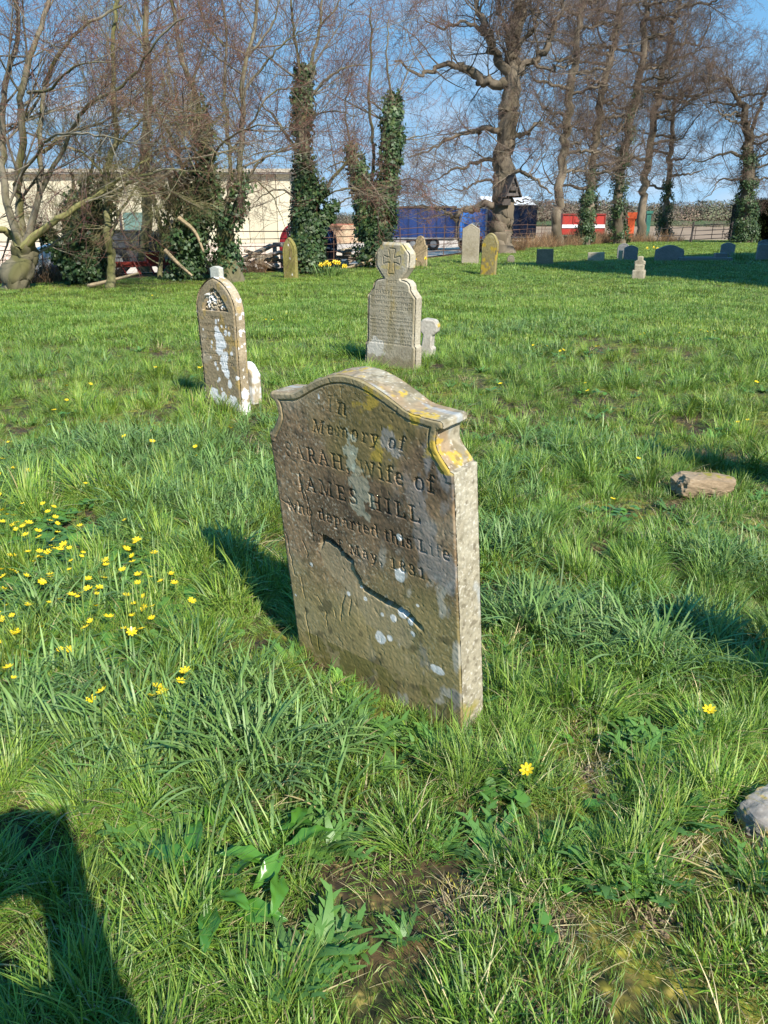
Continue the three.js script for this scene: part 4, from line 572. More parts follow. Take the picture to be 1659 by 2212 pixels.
{ // low barn with a red pantile roof
  const c = at(728, 522, 84), t = thing('red_roofed_barn', 'low barn with an orange red tiled roof across the yard', 'building', [c.x, groundY(c.x, c.z) + 0.03, c.z], -0.35);
  const mpp = metresPerPixel(84), W = 78 * mpp, Hw = 1.75, Hr = at(728, 484, 84).y - groundY(c.x, c.z), D = 5;
  part('wall', box(W, Hw, D, 0, Hw / 2, 0), new THREE.MeshStandardMaterial({ roughness: 0.95, map: noiseTexture(128, (u, v) => mul3(mix3([0.62, 0.46, 0.38], [0.82, 0.76, 0.62], tfbm(u, v, 5, 4, 4)), 0.9 + 0.2 * tfbm(u, v, 40, 6, 2))) }), t);
  const r = new THREE.Shape([[-D / 2 - 0.3, Hw - 0.05], [D / 2 + 0.3, Hw - 0.05], [0, Hr]].map((p) => new THREE.Vector2(...p))); part('roof', new THREE.ExtrudeGeometry(r, { depth: W * 0.94, bevelEnabled: false }).rotateY(Math.PI / 2).translate(-W * 0.47, 0, 0), new THREE.MeshStandardMaterial({ roughness: 0.9, map: noiseTexture(128, (u, v) => mul3(mix3([0.60, 0.29, 0.18], [0.74, 0.42, 0.27], tfbm(u, v, 6, 9, 4)), 0.82 + 0.25 * (0.5 + 0.5 * Math.sin(v * 6.283 * 12)) * 1)) }), t);
  for (const [x, w, h] of [[-W * 0.3, 1.3, 1.3], [W * 0.15, 1.0, 1.2]]) part('doorway', box(w, h, 0.06, x, h / 2, D / 2 + 0.04), std(0.3, 0.2, 0.13, 0.9), t);
}
{ // white roofed shed peeping behind the lorries
  const c = at(1085, 500, 105), t = thing('white_roofed_shed', 'white roofed shed behind the blue lorry', 'building', [c.x, groundY(c.x, c.z), c.z]);
  const m = metresPerPixel(105), H = at(1085, 444, 105).y - t.position.y, top = at(1085, 424, 105).y - t.position.y;
  part('wall', box(104 * m, H, 10, 0, H / 2, 0), std(0.5, 0.5, 0.48, 0.8), t);
  const r = new THREE.Shape([[-5.3, H], [5.3, H], [0, top]].map((p) => new THREE.Vector2(...p))); part('roof', new THREE.ExtrudeGeometry(r, { depth: 106 * m, bevelEnabled: false }).rotateY(Math.PI / 2).translate(-53 * m, 0, 0), std(0.78, 0.78, 0.78, 0.6), t);
}
const wheelGeo = (R, w) => { const g = new THREE.LatheGeometry([[R * 0.55, -w / 2], [R * 0.85, -w / 2], [R * 0.97, -w * 0.36], [R, 0], [R * 0.97, w * 0.36], [R * 0.85, w / 2], [R * 0.55, w / 2]].map((p) => new THREE.Vector2(...p)), 28); g.rotateX(Math.PI / 2); return g; };
function wheel(parent, R, w, x, y, z, rimM = steel) { const t = part('tyre', wheelGeo(R, w), tyreM, parent, [x, y, z]); part('rim', new THREE.CylinderGeometry(R * 0.57, R * 0.57, w * 0.7, 20).rotateX(Math.PI / 2), rimM, t); return t; }
function trailer(label, px0, px1, pyTop, pyBed, d, body, opts = {}) {
  const a = at(px0, 500, d), b = at(px1, 500, d), x0 = a.x, L = b.x - a.x, gy = groundY((a.x + b.x) / 2, -d) + 0.03, top = at(px0, pyTop, d).y - gy, bed = at(px0, pyBed, d).y - gy, W = 2.5;
  const t = thing(opts.name || 'lorry_trailer', label, 'lorry', [x0, gy, -d], opts.turn || 0), m = std(...body, 0.45), dk = std(body[0] * 0.6, body[1] * 0.6, body[2] * 0.6, 0.5);
  part('body', new RoundedBoxGeometry(L, top - bed, W, 3, 0.06).translate(L / 2, (top + bed) / 2, -W / 2), m, t);
  const n = opts.ribs || 7; for (let k = 0; k <= n; k++) part('rib', box(0.08, top - bed - 0.12, 0.06, mix(0.06, L - 0.06, k / n), (top + bed) / 2, 0.02), dk, t);
  part('top_rail', box(L, 0.12, 0.1, L / 2, top - 0.04, 0.02), opts.rail || dk, t); part('chassis', box(L * 0.98, 0.18, 1.0, L / 2, bed - 0.12, -W / 2), std(0.05, 0.05, 0.055, 0.7), t);
  part('side_bar', box(L * 0.97, 0.12, 0.06, L / 2, bed - 0.03, 0.05), opts.side || steel, t);
  const R0 = Math.min(0.5, bed * 0.52); for (const f of opts.axles || [0.12, 0.22, 0.32]) { wheel(t, R0, 0.3, L * f, R0, -0.2); wheel(t, R0, 0.3, L * f, R0, -W + 0.2); }
  for (const x of [0.75, 0.79]) part('landing_leg', bar([L * x, 0, -0.3], [L * x, bed - 0.1, -0.3], 0.06, 8), std(0.05, 0.05, 0.055, 0.7), t);
  if (opts.stripe) { const s = part('stripe', box(L * 0.98, (top - bed) * 0.16, 0.012, L / 2, mix(bed, top, 0.42), 0.058), std(0.8, 0.8, 0.8, 0.5), t); }
  if (opts.text) { const cv = document.createElement('canvas'); cv.width = 512; cv.height = 96; const c = cv.getContext('2d'); c.fillStyle = opts.css; c.fillRect(0, 0, 512, 96); c.fillStyle = '#e8e8e8'; c.font = 'bold 84px sans-serif'; c.textAlign = 'center'; c.fillText(opts.text, 256, 80); const tx = new THREE.CanvasTexture(cv); tx.colorSpace = THREE.SRGBColorSpace; part('lettering', new THREE.PlaneGeometry(L * 0.4, (top - bed) * 0.2).translate(L * 0.5, mix(bed, top, 0.7), 0.062), new THREE.MeshStandardMaterial({ map: tx, roughness: 0.5 }), t); }
  return t;
}
trailer('long dark blue curtain sided trailer seen behind the ivy tree', 800, 985, 446, 514, 62, [0.008, 0.034, 0.15], { axles: [0.5, 0.62, 0.74], ribs: 9, rail: rust });
{ const t = trailer('bright blue lorry cab end next to the largest lime', 992, 1048, 452, 516, 61.5, [0.03, 0.19, 0.62], { axles: [0.3, 0.7], ribs: 2, name: 'lorry' }); const w = 56 * metresPerPixel(61.5); part('plate', box(w * 0.3, 0.45, 0.02, w * 0.62, 1.8, 0.07), std(0.7, 0.7, 0.72, 0.5), t); part('plate', box(w * 0.24, 0.25, 0.02, w * 0.62, 1.35, 0.07), std(0.55, 0.12, 0.1, 0.5), t); part('rear_light', box(0.16, 0.14, 0.05, w * 0.85, 0.95, 0.08), std(0.4, 0.02, 0.02, 0.4), t); }
trailer('dark navy trailer right of the largest lime', 1052, 1158, 444, 512, 63, [0.013, 0.03, 0.075], { ribs: 6 });
trailer('red trailer with a white stripe between the lime trunks', 1212, 1306, 462, 508, 68, [0.42, 0.035, 0.025], { ribs: 4, stripe: true, text: 'SHAM', css: '#a83a30', side: std(0.1, 0.14, 0.1, 0.6), axles: [0.2, 0.35, 0.8] });
{ // low red hopper under the red trailer's nearer side and an orange loader arm
  const p = at(1356, 512, 60), t = thing('orange_loader', 'orange red loader mast standing among the limes', 'loader', [p.x, groundY(p.x, p.z), p.z]), o = std(0.62, 0.09, 0.02, 0.5), h = at(1356, 460, 60).y - t.position.y;
  part('mast', box(0.5, h * 0.75, 0.4, 0.1, h * 0.62, 0), o, t); part('head', box(1.1, h * 0.2, 0.5, 0.25, h * 0.92, 0), o, t); part('foot', box(0.35, h * 0.3, 0.3, 0.15, h * 0.15, 0), o, t); part('ram', bar([-0.5, h * 0.28, 0.2], [0.1, h * 0.5, 0.2], 0.14, 10), o, t); part('bucket', new RoundedBoxGeometry(0.9, h * 0.18, 0.5, 2, 0.05).translate(-0.35, h * 0.3, 0.1), o, t);
  const q = at(1396, 510, 62), gt = thing('green_tank', 'small green machine post between the last limes', 'machine', [q.x, groundY(q.x, q.z), q.z]); const gm = std(0.03, 0.16, 0.12, 0.5); part('post', box(0.32, 2.3, 0.3, 0, 1.2, 0), gm, gt); part('hood', box(0.5, 0.2, 0.45, 0, 2.42, 0), gm, gt);
}
{ // white mixing drum with a red neck and blue hub
  const c = at(121, 581, 21.6), t = thing('mixer_drum', 'white drum with a red neck and a blue hub lying by the railings', 'drum', [c.x, groundY(c.x, c.z) + 0.0, c.z], 0.45); const cy = c.y - t.position.y;
  const wm = std(0.72, 0.72, 0.70, 0.45), lat = (pts, seg, m, name) => part(name, new THREE.LatheGeometry(pts.map((p) => new THREE.Vector2(...p)), seg).rotateX(Math.PI / 2), m, t, [0, cy, 0]);
  lat([[0.001, 0.03], [0.46, 0.0], [0.62, -0.06], [0.66, -0.14], [0.66, -0.6], [0.52, -0.95]], 10, wm, 'shell'); lat([[0.52, -0.95], [0.36, -1.35], [0.40, -1.42], [0.33, -1.44]], 20, std(0.52, 0.05, 0.03, 0.5), 'neck'); lat([[0.58, -0.8], [0.55, -0.9], [0.52, -0.94]], 20, std(0.52, 0.05, 0.03, 0.5), 'band');
  lat([[0.001, 0.09], [0.13, 0.085], [0.15, 0.02]], 18, std(0.02, 0.13, 0.42, 0.4), 'hub'); for (let k = 0; k < 8; k++) { const a = k * Math.PI / 4; part('seam', bar([Math.cos(a) * 0.15, cy + Math.sin(a) * 0.15, 0.03], [Math.cos(a) * 0.6, cy + Math.sin(a) * 0.6, -0.045], 0.01, 4), std(0.4, 0.4, 0.4, 0.6), t); }
  for (const s of [-0.35, 0.35]) part('stand', box(0.08, cy, 0.6, s, cy / 2 - 0.3, -0.5), iron, t);
}
{ // old tractor behind the thicket
  const c = at(340, 585, 24.5), t = thing('old_tractor', 'old dark tractor with red mudguards behind the thicket', 'tractor', [c.x, groundY(c.x, c.z), c.z], 0.25), dk = std(0.07, 0.075, 0.085, 0.7), red = std(0.5, 0.02, 0.025, 0.5);
  for (const z of [-0.75, 0.75]) { wheel(t, 0.72, 0.38, 0.55, 0.72, z, std(0.35, 0.3, 0.26, 0.7)); wheel(t, 0.42, 0.22, -1.15, 0.42, z * 0.85, std(0.4, 0.38, 0.35, 0.7)); part('mudguard', new THREE.CylinderGeometry(0.82, 0.82, 0.4, 20, 1, true, -0.2, 1.9).rotateX(Math.PI / 2), new THREE.MeshStandardMaterial({ color: red.color, roughness: 0.5, side: THREE.DoubleSide }), t, [0.55, 0.72, z]); }
  part('bonnet', new RoundedBoxGeometry(1.5, 0.55, 0.55, 3, 0.08).translate(-0.75, 1.0, 0), dk, t); part('engine', box(1.3, 0.5, 0.4, -0.6, 0.55, 0), dk, t); part('seat', new RoundedBoxGeometry(0.45, 0.5, 0.45, 3, 0.08).translate(0.65, 1.3, 0), std(0.1, 0.1, 0.1, 0.8), t); part('steering_column', bar([0.0, 1.1, 0], [0.3, 1.5, 0], 0.03), dk, t); part('exhaust', bar([-0.9, 1.2, 0.15], [-0.9, 1.85, 0.15], 0.04), dk, t); part('cab_panel', box(0.08, 1.0, 1.1, 1.05, 1.5, 0), std(0.12, 0.3, 0.28, 0.5), t);
  const b = at(245, 583, 21.6), e = at(445, 582, 22.8), bt = thing('red_implement_bar', 'long low red steel implement lying along the railings', 'implement', [b.x, groundY(b.x, b.z) + 0.1, b.z], Math.atan2(-(e.z - b.z), e.x - b.x)), rm = std(0.42, 0.05, 0.03, 0.65), L = b.distanceTo(e);
  part('beam', box(L, 0.14, 0.16, L / 2, 0.2, 0), rm, bt); for (let k = 0; k < 7; k++) part('tine', bar([L * (0.06 + k * 0.145), 0.28, 0.1], [L * (0.06 + k * 0.145) + 0.12, -0.05, 0.35], 0.025, 5), rm, bt); part('hitch', box(0.5, 0.3, 0.3, L * 0.45, 0.36, -0.1), rm, bt);
}
{ // big cable reel: red flange with white letters, dark blue flange behind
  const c = at(640, 533, 27.2), gy = groundY(c.x, c.z), t = thing('cable_reel', 'big cable reel with a red lettered flange and a dark blue flange', 'reel', [c.x, gy, c.z], -0.62), r = 47 * metresPerPixel(27.2), cy = c.y - gy, red = std(0.48, 0.015, 0.02, 0.5), navy = std(0.01, 0.02, 0.06, 0.4);
  const cyl = (R0, w, z, m, name) => part(name, new THREE.CylinderGeometry(R0, R0, w, 48).rotateX(Math.PI / 2), m, t, [0, cy, z]);
  cyl(r, 0.08, 0, red, 'flange'); cyl(r * 0.94, 0.06, -1.15, navy, 'flange'); cyl(r * 0.99, 0.05, -0.98, navy, 'flange'); cyl(r * 0.96, 0.05, -1.3, navy, 'flange'); cyl(r * 0.5, 1.2, -0.6, std(0.06, 0.05, 0.05, 0.8), 'core'); cyl(r * 0.12, 0.06, 0.05, iron, 'hub');
  const cv = document.createElement('canvas'); cv.width = cv.height = 512; const k = cv.getContext('2d'); k.fillStyle = '#b41420'; k.fillRect(0, 0, 512, 512); k.fillStyle = '#f2f2f2'; k.font = 'bold 118px sans-serif'; k.textAlign = 'center'; [['S', -0.52], ['T', -0.2], ['O', 0.14]].forEach(([ch, a]) => { k.save(); k.translate(256, 256); k.rotate(a); k.fillText(ch, 0, -150); k.restore(); });
  const tx = new THREE.CanvasTexture(cv); tx.colorSpace = THREE.SRGBColorSpace; part('lettered_face', new THREE.CircleGeometry(r * 0.985, 48), new THREE.MeshStandardMaterial({ map: tx, roughness: 0.5 }), t, [0, cy, 0.045]);
  part('cradle', box(0.14, cy * 0.9, 1.5, -r * 0.75, cy * 0.3, -0.6), rust, t); part('cradle', box(0.14, cy * 0.9, 1.5, r * 0.75, cy * 0.3, -0.6), rust, t);
  const w = at(612, 575, 26), wt = thing('work_bench', 'small grey wooden bench beside the red reel', 'bench', [w.x, groundY(w.x, w.z), w.z], 0.1), wm = std(0.3, 0.28, 0.24, 0.9); part('top', box(1.0, 0.12, 0.6, 0.2, 0.75, 0), wm, wt); for (const [x, z] of [[-0.25, -0.22], [-0.25, 0.22], [0.65, -0.22], [0.65, 0.22]]) part('leg', box(0.12, 0.72, 0.12, x, 0.33, z), wm, wt); part('crate', box(0.5, 0.3, 0.4, 0.2, 0.25, 0), std(0.08, 0.07, 0.06, 0.9), wt);
}
{ // timber and scrap heap by the railings
  const R = rng(71), mats = [std(0.42, 0.35, 0.24, 0.9), std(0.3, 0.24, 0.17, 0.9), std(0.55, 0.5, 0.45, 0.9)];
  const heap = (label, px, py, d, n, w) => { const c = at(px, py, d), t = thing('timber_heap', label, 'timber heap', [c.x, groundY(c.x, c.z), c.z]); for (let k = 0; k < n; k++) part('plank', box(0.5 + R() * 1.2, 0.05 + R() * 0.05, 0.12 + R() * 0.12), mats[k % 3], t, [(R() - 0.5) * w, 0.06 + R() * 0.45, (R() - 0.5) * 0.8], [(R() - 0.5) * 0.5, R() * 3, (R() - 0.5) * 0.7]); };
  heap('heap of pale planks beyond the daffodils', 745, 560, 28.5, 22, 2.2); heap('low scrap heap of boards right of the forked tree', 575, 585, 24.5, 12, 1.6);
  const lg = (label, pts, d, r) => { const p = pts.map(([x, y, z]) => at(x, y, d + (z || 0))), s = new Sink(); s.tube(smoothPath(p, 12), Array.from({ length: 13 }, (_, i) => mix(r, r * 0.5, i / 12)), 8, (a, q) => mul3([0.36, 0.28, 0.17], 0.7 + 0.6 * fbm(a, q * 4, 1, 3))); tag(part('fallen_branch', s.geo(true), barkMat, scene), label, 'branch'); };
  lg('pale broken branch propped below the dark thicket', [[355, 540], [385, 570], [415, 596]], 19.4, 0.06); lg('thin dead branch leaning across the mixer drum', [[120, 508], [160, 545], [195, 592]], 19.4, 0.05); lg('long dead bough lying under the twin ivy tree', [[690, 592], [740, 582], [790, 566], [835, 548]], 24.6, 0.06); lg('broken bough resting in the dark thicket', [[385, 470], [420, 500], [440, 545]], 19.6, 0.06); lg('small pale log at the foot of the slender tree', [[190, 618], [240, 606], [300, 590]], 18.2, 0.05);
}
{ // owl box on the largest lime: steep dark roof, gable front, entrance
  const p = at(1108, 423, 35.1), t = thing('owl_box', 'dark triangular owl box fixed high on the largest lime', 'nest box', [p.x, p.y, p.z], 0.35), w = 0.38, h = 0.82, dk = std(0.075, 0.062, 0.055, 0.8);
  const sh = new THREE.Shape([[-w * 0.86, 0], [w * 0.86, 0], [0, h * 0.94]].map((q) => new THREE.Vector2(...q))); part('front', new THREE.ExtrudeGeometry(sh, { depth: 0.6, bevelEnabled: false }).translate(0, 0, -0.6), std(0.13, 0.115, 0.11, 0.85), t);
  for (const s of [-1, 1]) part('roof_board', box(0.05, Math.hypot(w, h) * 1.08, 0.75), dk, t, [s * w * 0.5, h * 0.47, -0.28], [0, 0, s * Math.atan2(w, h)]);
  part('entrance', box(0.11, 0.12, 0.05, 0, h * 0.56, 0.012), std(0.02, 0.02, 0.02, 1), t); part('ledge', box(0.36, 0.13, 0.12, -0.02, h * 0.33, 0.06), dk, t); part('bracket', box(0.4, 0.36, 0.4, -0.2, -0.19, -0.35), dk, t);
}
{ // clipped hedge at the right, far woods, near brush
  const leafG = (() => { const s = new Sink(), R = rng(88); for (let i = 0; i < 22; i++) { const c = V((R() - 0.5) * 0.5, (R() - 0.5) * 0.5, (R() - 0.5) * 0.5), n = V(R() - 0.5, R() - 0.2, R() - 0.2).normalize(), t = V(R() - 0.5, R() - 0.5, R() - 0.5).cross(n).normalize(), b = V().crossVectors(n, t), z = 0.05, g = mul3([0.045, 0.07, 0.022], 0.6 + 0.9 * R()); const a = [[-1, 0], [0, 0.55], [1, 0], [0, -0.55]].map(([u, w]) => s.v(c.x + (t.x * u + b.x * w) * z, c.y + (t.y * u + b.y * w) * z, c.z + (t.z * u + b.z * w) * z, n.x, n.y, n.z, g)); s.tri(a[0], a[1], a[2]); s.tri(a[0], a[2], a[3]); } return s.geo(); })();
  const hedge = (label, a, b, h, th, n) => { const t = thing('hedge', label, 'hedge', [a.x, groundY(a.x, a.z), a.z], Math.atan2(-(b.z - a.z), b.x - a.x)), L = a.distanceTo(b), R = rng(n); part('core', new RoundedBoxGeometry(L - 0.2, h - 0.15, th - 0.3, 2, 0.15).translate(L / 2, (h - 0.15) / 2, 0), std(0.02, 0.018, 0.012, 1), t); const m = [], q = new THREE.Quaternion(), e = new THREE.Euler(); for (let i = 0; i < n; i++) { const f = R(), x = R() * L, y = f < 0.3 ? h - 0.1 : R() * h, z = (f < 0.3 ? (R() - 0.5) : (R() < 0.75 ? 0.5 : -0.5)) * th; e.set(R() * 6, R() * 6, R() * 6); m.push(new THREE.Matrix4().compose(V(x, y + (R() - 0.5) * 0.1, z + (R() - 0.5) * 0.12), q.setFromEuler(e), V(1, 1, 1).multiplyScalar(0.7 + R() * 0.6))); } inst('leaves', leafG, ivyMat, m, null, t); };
  hedge('dark clipped hedge at the right edge of the field gate', V(22.6, 0, -51), V(27.6, 0, -49.5), 1.55, 1.3, 1400); hedge('taller green hedge running off behind the solitary tree', V(24.5, 0, -57), V(45, 0, -60), 2.6, 1.6, 3600);
  // far wood: bare crowns massed on the skyline, haze mixed into their paler colours
  const crown = (() => { const s = new Sink(), R = rng(91); for (let i = 0; i < 520; i++) { const a = R() * 6.28, e = Math.acos(R() * 1.15 - 0.15), r = 0.5 + 0.5 * R(), p = V(Math.sin(e) * Math.cos(a) * r, 0.85 * Math.cos(e) * r + 0.5, Math.sin(e) * Math.sin(a) * r), n = p.clone().normalize(), t = V(R() - 0.5, R() - 0.5, R() - 0.5).normalize(), b = V().crossVectors(n, t).normalize(), z = 0.03 + R() * 0.05, g = mul3([[0.19, 0.155, 0.12], [0.165, 0.155, 0.105], [0.22, 0.18, 0.14]][i % 3], 0.8 + 0.4 * R()); const q = [[1, 0], [-0.5, 0.4], [-0.5, -0.4]].map(([u, w]) => s.v(p.x + (t.x * u + b.x * w) * z, p.y + (t.y * u + b.y * w) * z, p.z + (t.z * u + b.z * w) * z, n.x, n.y, n.z, g)); s.tri(...q); } return s.geo(); })();
  const R = rng(17), m = [], c = []; const Q = new THREE.Quaternion();
  const wood = (x0, x1, d, n, h) => { for (let i = 0; i < n; i++) { const x = mix(x0, x1, R()), z = -d - R() * 30, s = h * (0.5 + 0.35 * vn(x * 0.03, d) + 0.3 * R()) * 0.62; Q.setFromAxisAngle(YUP, R() * 6); m.push(new THREE.Matrix4().compose(V(x, groundY(x, z) - 0.1 * s, z), Q, V(s * 1.25, s, s * 1.25))); const g = R(); c.push(g < 0.25 ? [0.75, 0.95, 0.7] : g < 0.6 ? [1.15, 1, 0.95] : [0.95, 0.95, 0.9]); } };
  wood(30, 330, 300, 520, 12); wood(-330, 60, 300, 420, 8); wood(60, 170, 215, 60, 4.2);
  tag(inst('far_wood', crown, vmat(1), m, c, scene), 'bare woodland with haze put into its pale colours, along the skyline beyond the fields', 'woodland');
  // dead brown stems and brambles under the limes, brush along the left railings
  const brush = (() => [0, 1].map((k) => { const s = new Sink(), R2 = rng(700 + k); for (let i = 0; i < 26; i++) { const a = R2() * 6.28, L = 0.35 + R2() * 0.6, d0 = V(Math.cos(a) * R2() * 0.9, 1, Math.sin(a) * R2() * 0.9).normalize(), p = V((R2() - 0.5) * 0.5, 0, (R2() - 0.5) * 0.5), pts = [p]; let q = p; for (let j = 0; j < 3; j++) { d0.x += (R2() - 0.5) * 0.5; d0.y -= 0.18 * R2(); d0.z += (R2() - 0.5) * 0.5; d0.normalize(); q = q.clone().addScaledVector(d0, L / 3); pts.push(q); } s.tube(pts, [0.007, 0.006, 0.005, 0.003], 3, mul3([[0.28, 0.15, 0.07], [0.38, 0.26, 0.13], [0.2, 0.12, 0.07]][i % 3], 0.7 + 0.6 * R2())); } return s.geo(); }))();
  const sets = [[[], []], [[], []]]; const pushB = (x, z, s, dark) => { const k = R() < 0.5 ? 0 : 1; Q.setFromAxisAngle(YUP, R() * 6); sets[k][0].push(new THREE.Matrix4().compose(V(x, groundY(x, z), z), Q.clone(), V(s, s * (0.8 + 0.5 * R()), s))); sets[k][1].push(dark); };
  for (let i = 0; i < 620; i++) { const px = 1085 + R() * 420, g = onGround(px, 545), x = mix(3.5, 20, R()), e = edgeAt(x), z = -e + 2.2 - R() * 3.2; const k = 0.7 + R() * 0.6; if (fbm(x * 0.5, z * 0.5, 3, 2) > 0.42) pushB(x, z, 0.4 + R() * 0.65, [k, k, k]); }
  for (let i = 0; i < 420; i++) { const x = -13 + R() * 14.5, z = -edgeAt(x) + 0.6 - R() * 2.2, k = 0.35 + R() * 0.5; if (fbm(x * 0.6, 2, 7, 2) < 0.42) continue; pushB(x, z, 0.4 + R() * 0.4, [k, k, k]); }
  brush.forEach((g, k) => tag(inst('dead_stems', g, twigMat, sets[k][0], sets[k][1], scene), k ? 'thin brown bramble stems tangled along the boundary' : 'tawny dead stems standing under the boundary trees', 'dead stems'));
}
{ // church outside the frame on the right; its shade crosses the grass
  const t = thing('church', 'flint church standing beyond the right edge of the view', 'church', [11.1, 0, -13.9], Math.atan2(0.57, 0.82)), flint = new THREE.MeshStandardMaterial({ roughness: 0.95, map: noiseTexture(256, (u, v) => mul3(mix3([0.42, 0.40, 0.36], [0.62, 0.58, 0.5], tfbm(u, v, 30, 4, 3)), 0.75 + 0.4 * tfbm(u, v, 5, 6, 3))) }), H = 11.6;
  part('wall', box(18, H, 7, 9, H / 2, 3.5), flint, t);
  const sh = new THREE.Shape([[0.4, H + 0.01], [6.6, H + 0.01], [3.5, H + 0.9]].map((p) => new THREE.Vector2(-p[0], p[1]))); part('roof', new THREE.ExtrudeGeometry(sh, { depth: 17.2, bevelEnabled: false }).rotateY(Math.PI / 2).translate(0.4, 0, 0), std(0.2, 0.2, 0.2, 0.7), t);
  for (const z of [0.1, 6.9]) part('parapet', box(18.2, 0.5, 0.35, 9, H + 0.25, z), flint, t);
  for (const x of [7, 10.5, 14]) { const w = part('window', box(1.1, 2.6, 0.1, x, 4.4, -0.04), std(0.04, 0.045, 0.05, 0.2), t); part('surround', box(1.4, 0.18, 0.2, x, 3.0, -0.08), std(0.5, 0.46, 0.38, 0.9), w); }
  for (const x of [5.2, 8.7, 12.2, 15.7]) part('buttress', box(0.6, 5.2, 0.8, x, 2.6, -0.38), flint, t);
}
// ---------------------------------------------------------------- grass, leaves and flowers
const grassMat = new THREE.MeshPhysicalMaterial({ vertexColors: true, roughness: 0.5, transmission: 0.32, thickness: 0 });
const strapMat = new THREE.MeshPhysicalMaterial({ vertexColors: true, roughness: 0.55, transmission: 0.25, thickness: 0 });
const strawMat = vmat(0.85);
function blade(s, x, z, a, L, w, t0, bend, segs, c, twist = 0, y0 = 0, blunt = 0.75) {
  let px = x, py = y0, pz = z; const ca = Math.cos(a), sa = Math.sin(a); let pa, pb;
  for (let k = 0; k <= segs; k++) {
    const f = k / segs, th = t0 + bend * Math.pow(f, 1.25), hx = Math.sin(th), hy = Math.cos(th);
    const tw = twist * f, sx = -sa * Math.cos(tw), sz = ca * Math.cos(tw), sy = Math.sin(tw) * 0.6;
    const nx = -ca * hy, ny = hx, nz = -sa * hy, sg = ny < 0 ? -1 : 1;
    const ww = k === segs ? w * 0.06 : w * 0.5 * Math.pow(1 - f, 1 - blunt) * Math.min(1, 0.6 + f * 2);
    const l = s.v(px + sx * ww, py + sy * ww, pz + sz * ww, nx * sg, ny * sg, nz * sg, c, 0, f), r = s.v(px - sx * ww, py - sy * ww, pz - sz * ww, nx * sg, ny * sg, nz * sg, c, 1, f);
    if (k) { s.tri(pa, l, pb); s.tri(pb, l, r); } pa = l; pb = r;
    const st = L / segs; px += ca * hx * st; pz += sa * hx * st; py += hy * st; if (py < 0.004) py = 0.004;
  }
}
const GREEN = [[0.172, 0.298, 0.026], [0.240, 0.362, 0.045], [0.110, 0.225, 0.022], [0.310, 0.395, 0.080], [0.155, 0.280, 0.046]], STRAW = [[0.42, 0.34, 0.16], [0.33, 0.26, 0.13], [0.50, 0.43, 0.24]];
function tuft(seed, { n, r, L, w, tilt, bend, straw = 0.06, lean = 0, segs = 4, cols = GREEN, blunt = 0.6 }) {
  const R = rng(seed), s = new Sink(), la = R() * 6.28;
  for (let i = 0; i < n; i++) {
    const a0 = R() * 6.28, q = Math.sqrt(R()) * r, dry = R() < straw, c = mul3(dry ? STRAW[Math.floor(R() * 3)] : cols[Math.floor(R() * cols.length)], 0.75 + 0.5 * R());
    const out = R() < 0.7 ? a0 + (R() - 0.5) * 1.2 : R() * 6.28, a = lean && R() < lean ? la + (R() - 0.5) * 1.1 : out;
    blade(s, Math.cos(a0) * q, Math.sin(a0) * q, a, mix(L[0], L[1], Math.pow(R(), 1.2)) * (dry ? 0.9 : 1), w * (0.7 + 0.6 * R()), R() * tilt + (dry ? 0.5 : 0), bend * (0.4 + R()) + (dry ? 0.4 : 0), segs, c, (R() - 0.5) * 1.6, 0, blunt);
  }
  return s.geo();
}
const BLUE = [[0.150, 0.265, 0.062], [0.195, 0.320, 0.085], [0.120, 0.225, 0.045], [0.240, 0.360, 0.110]];
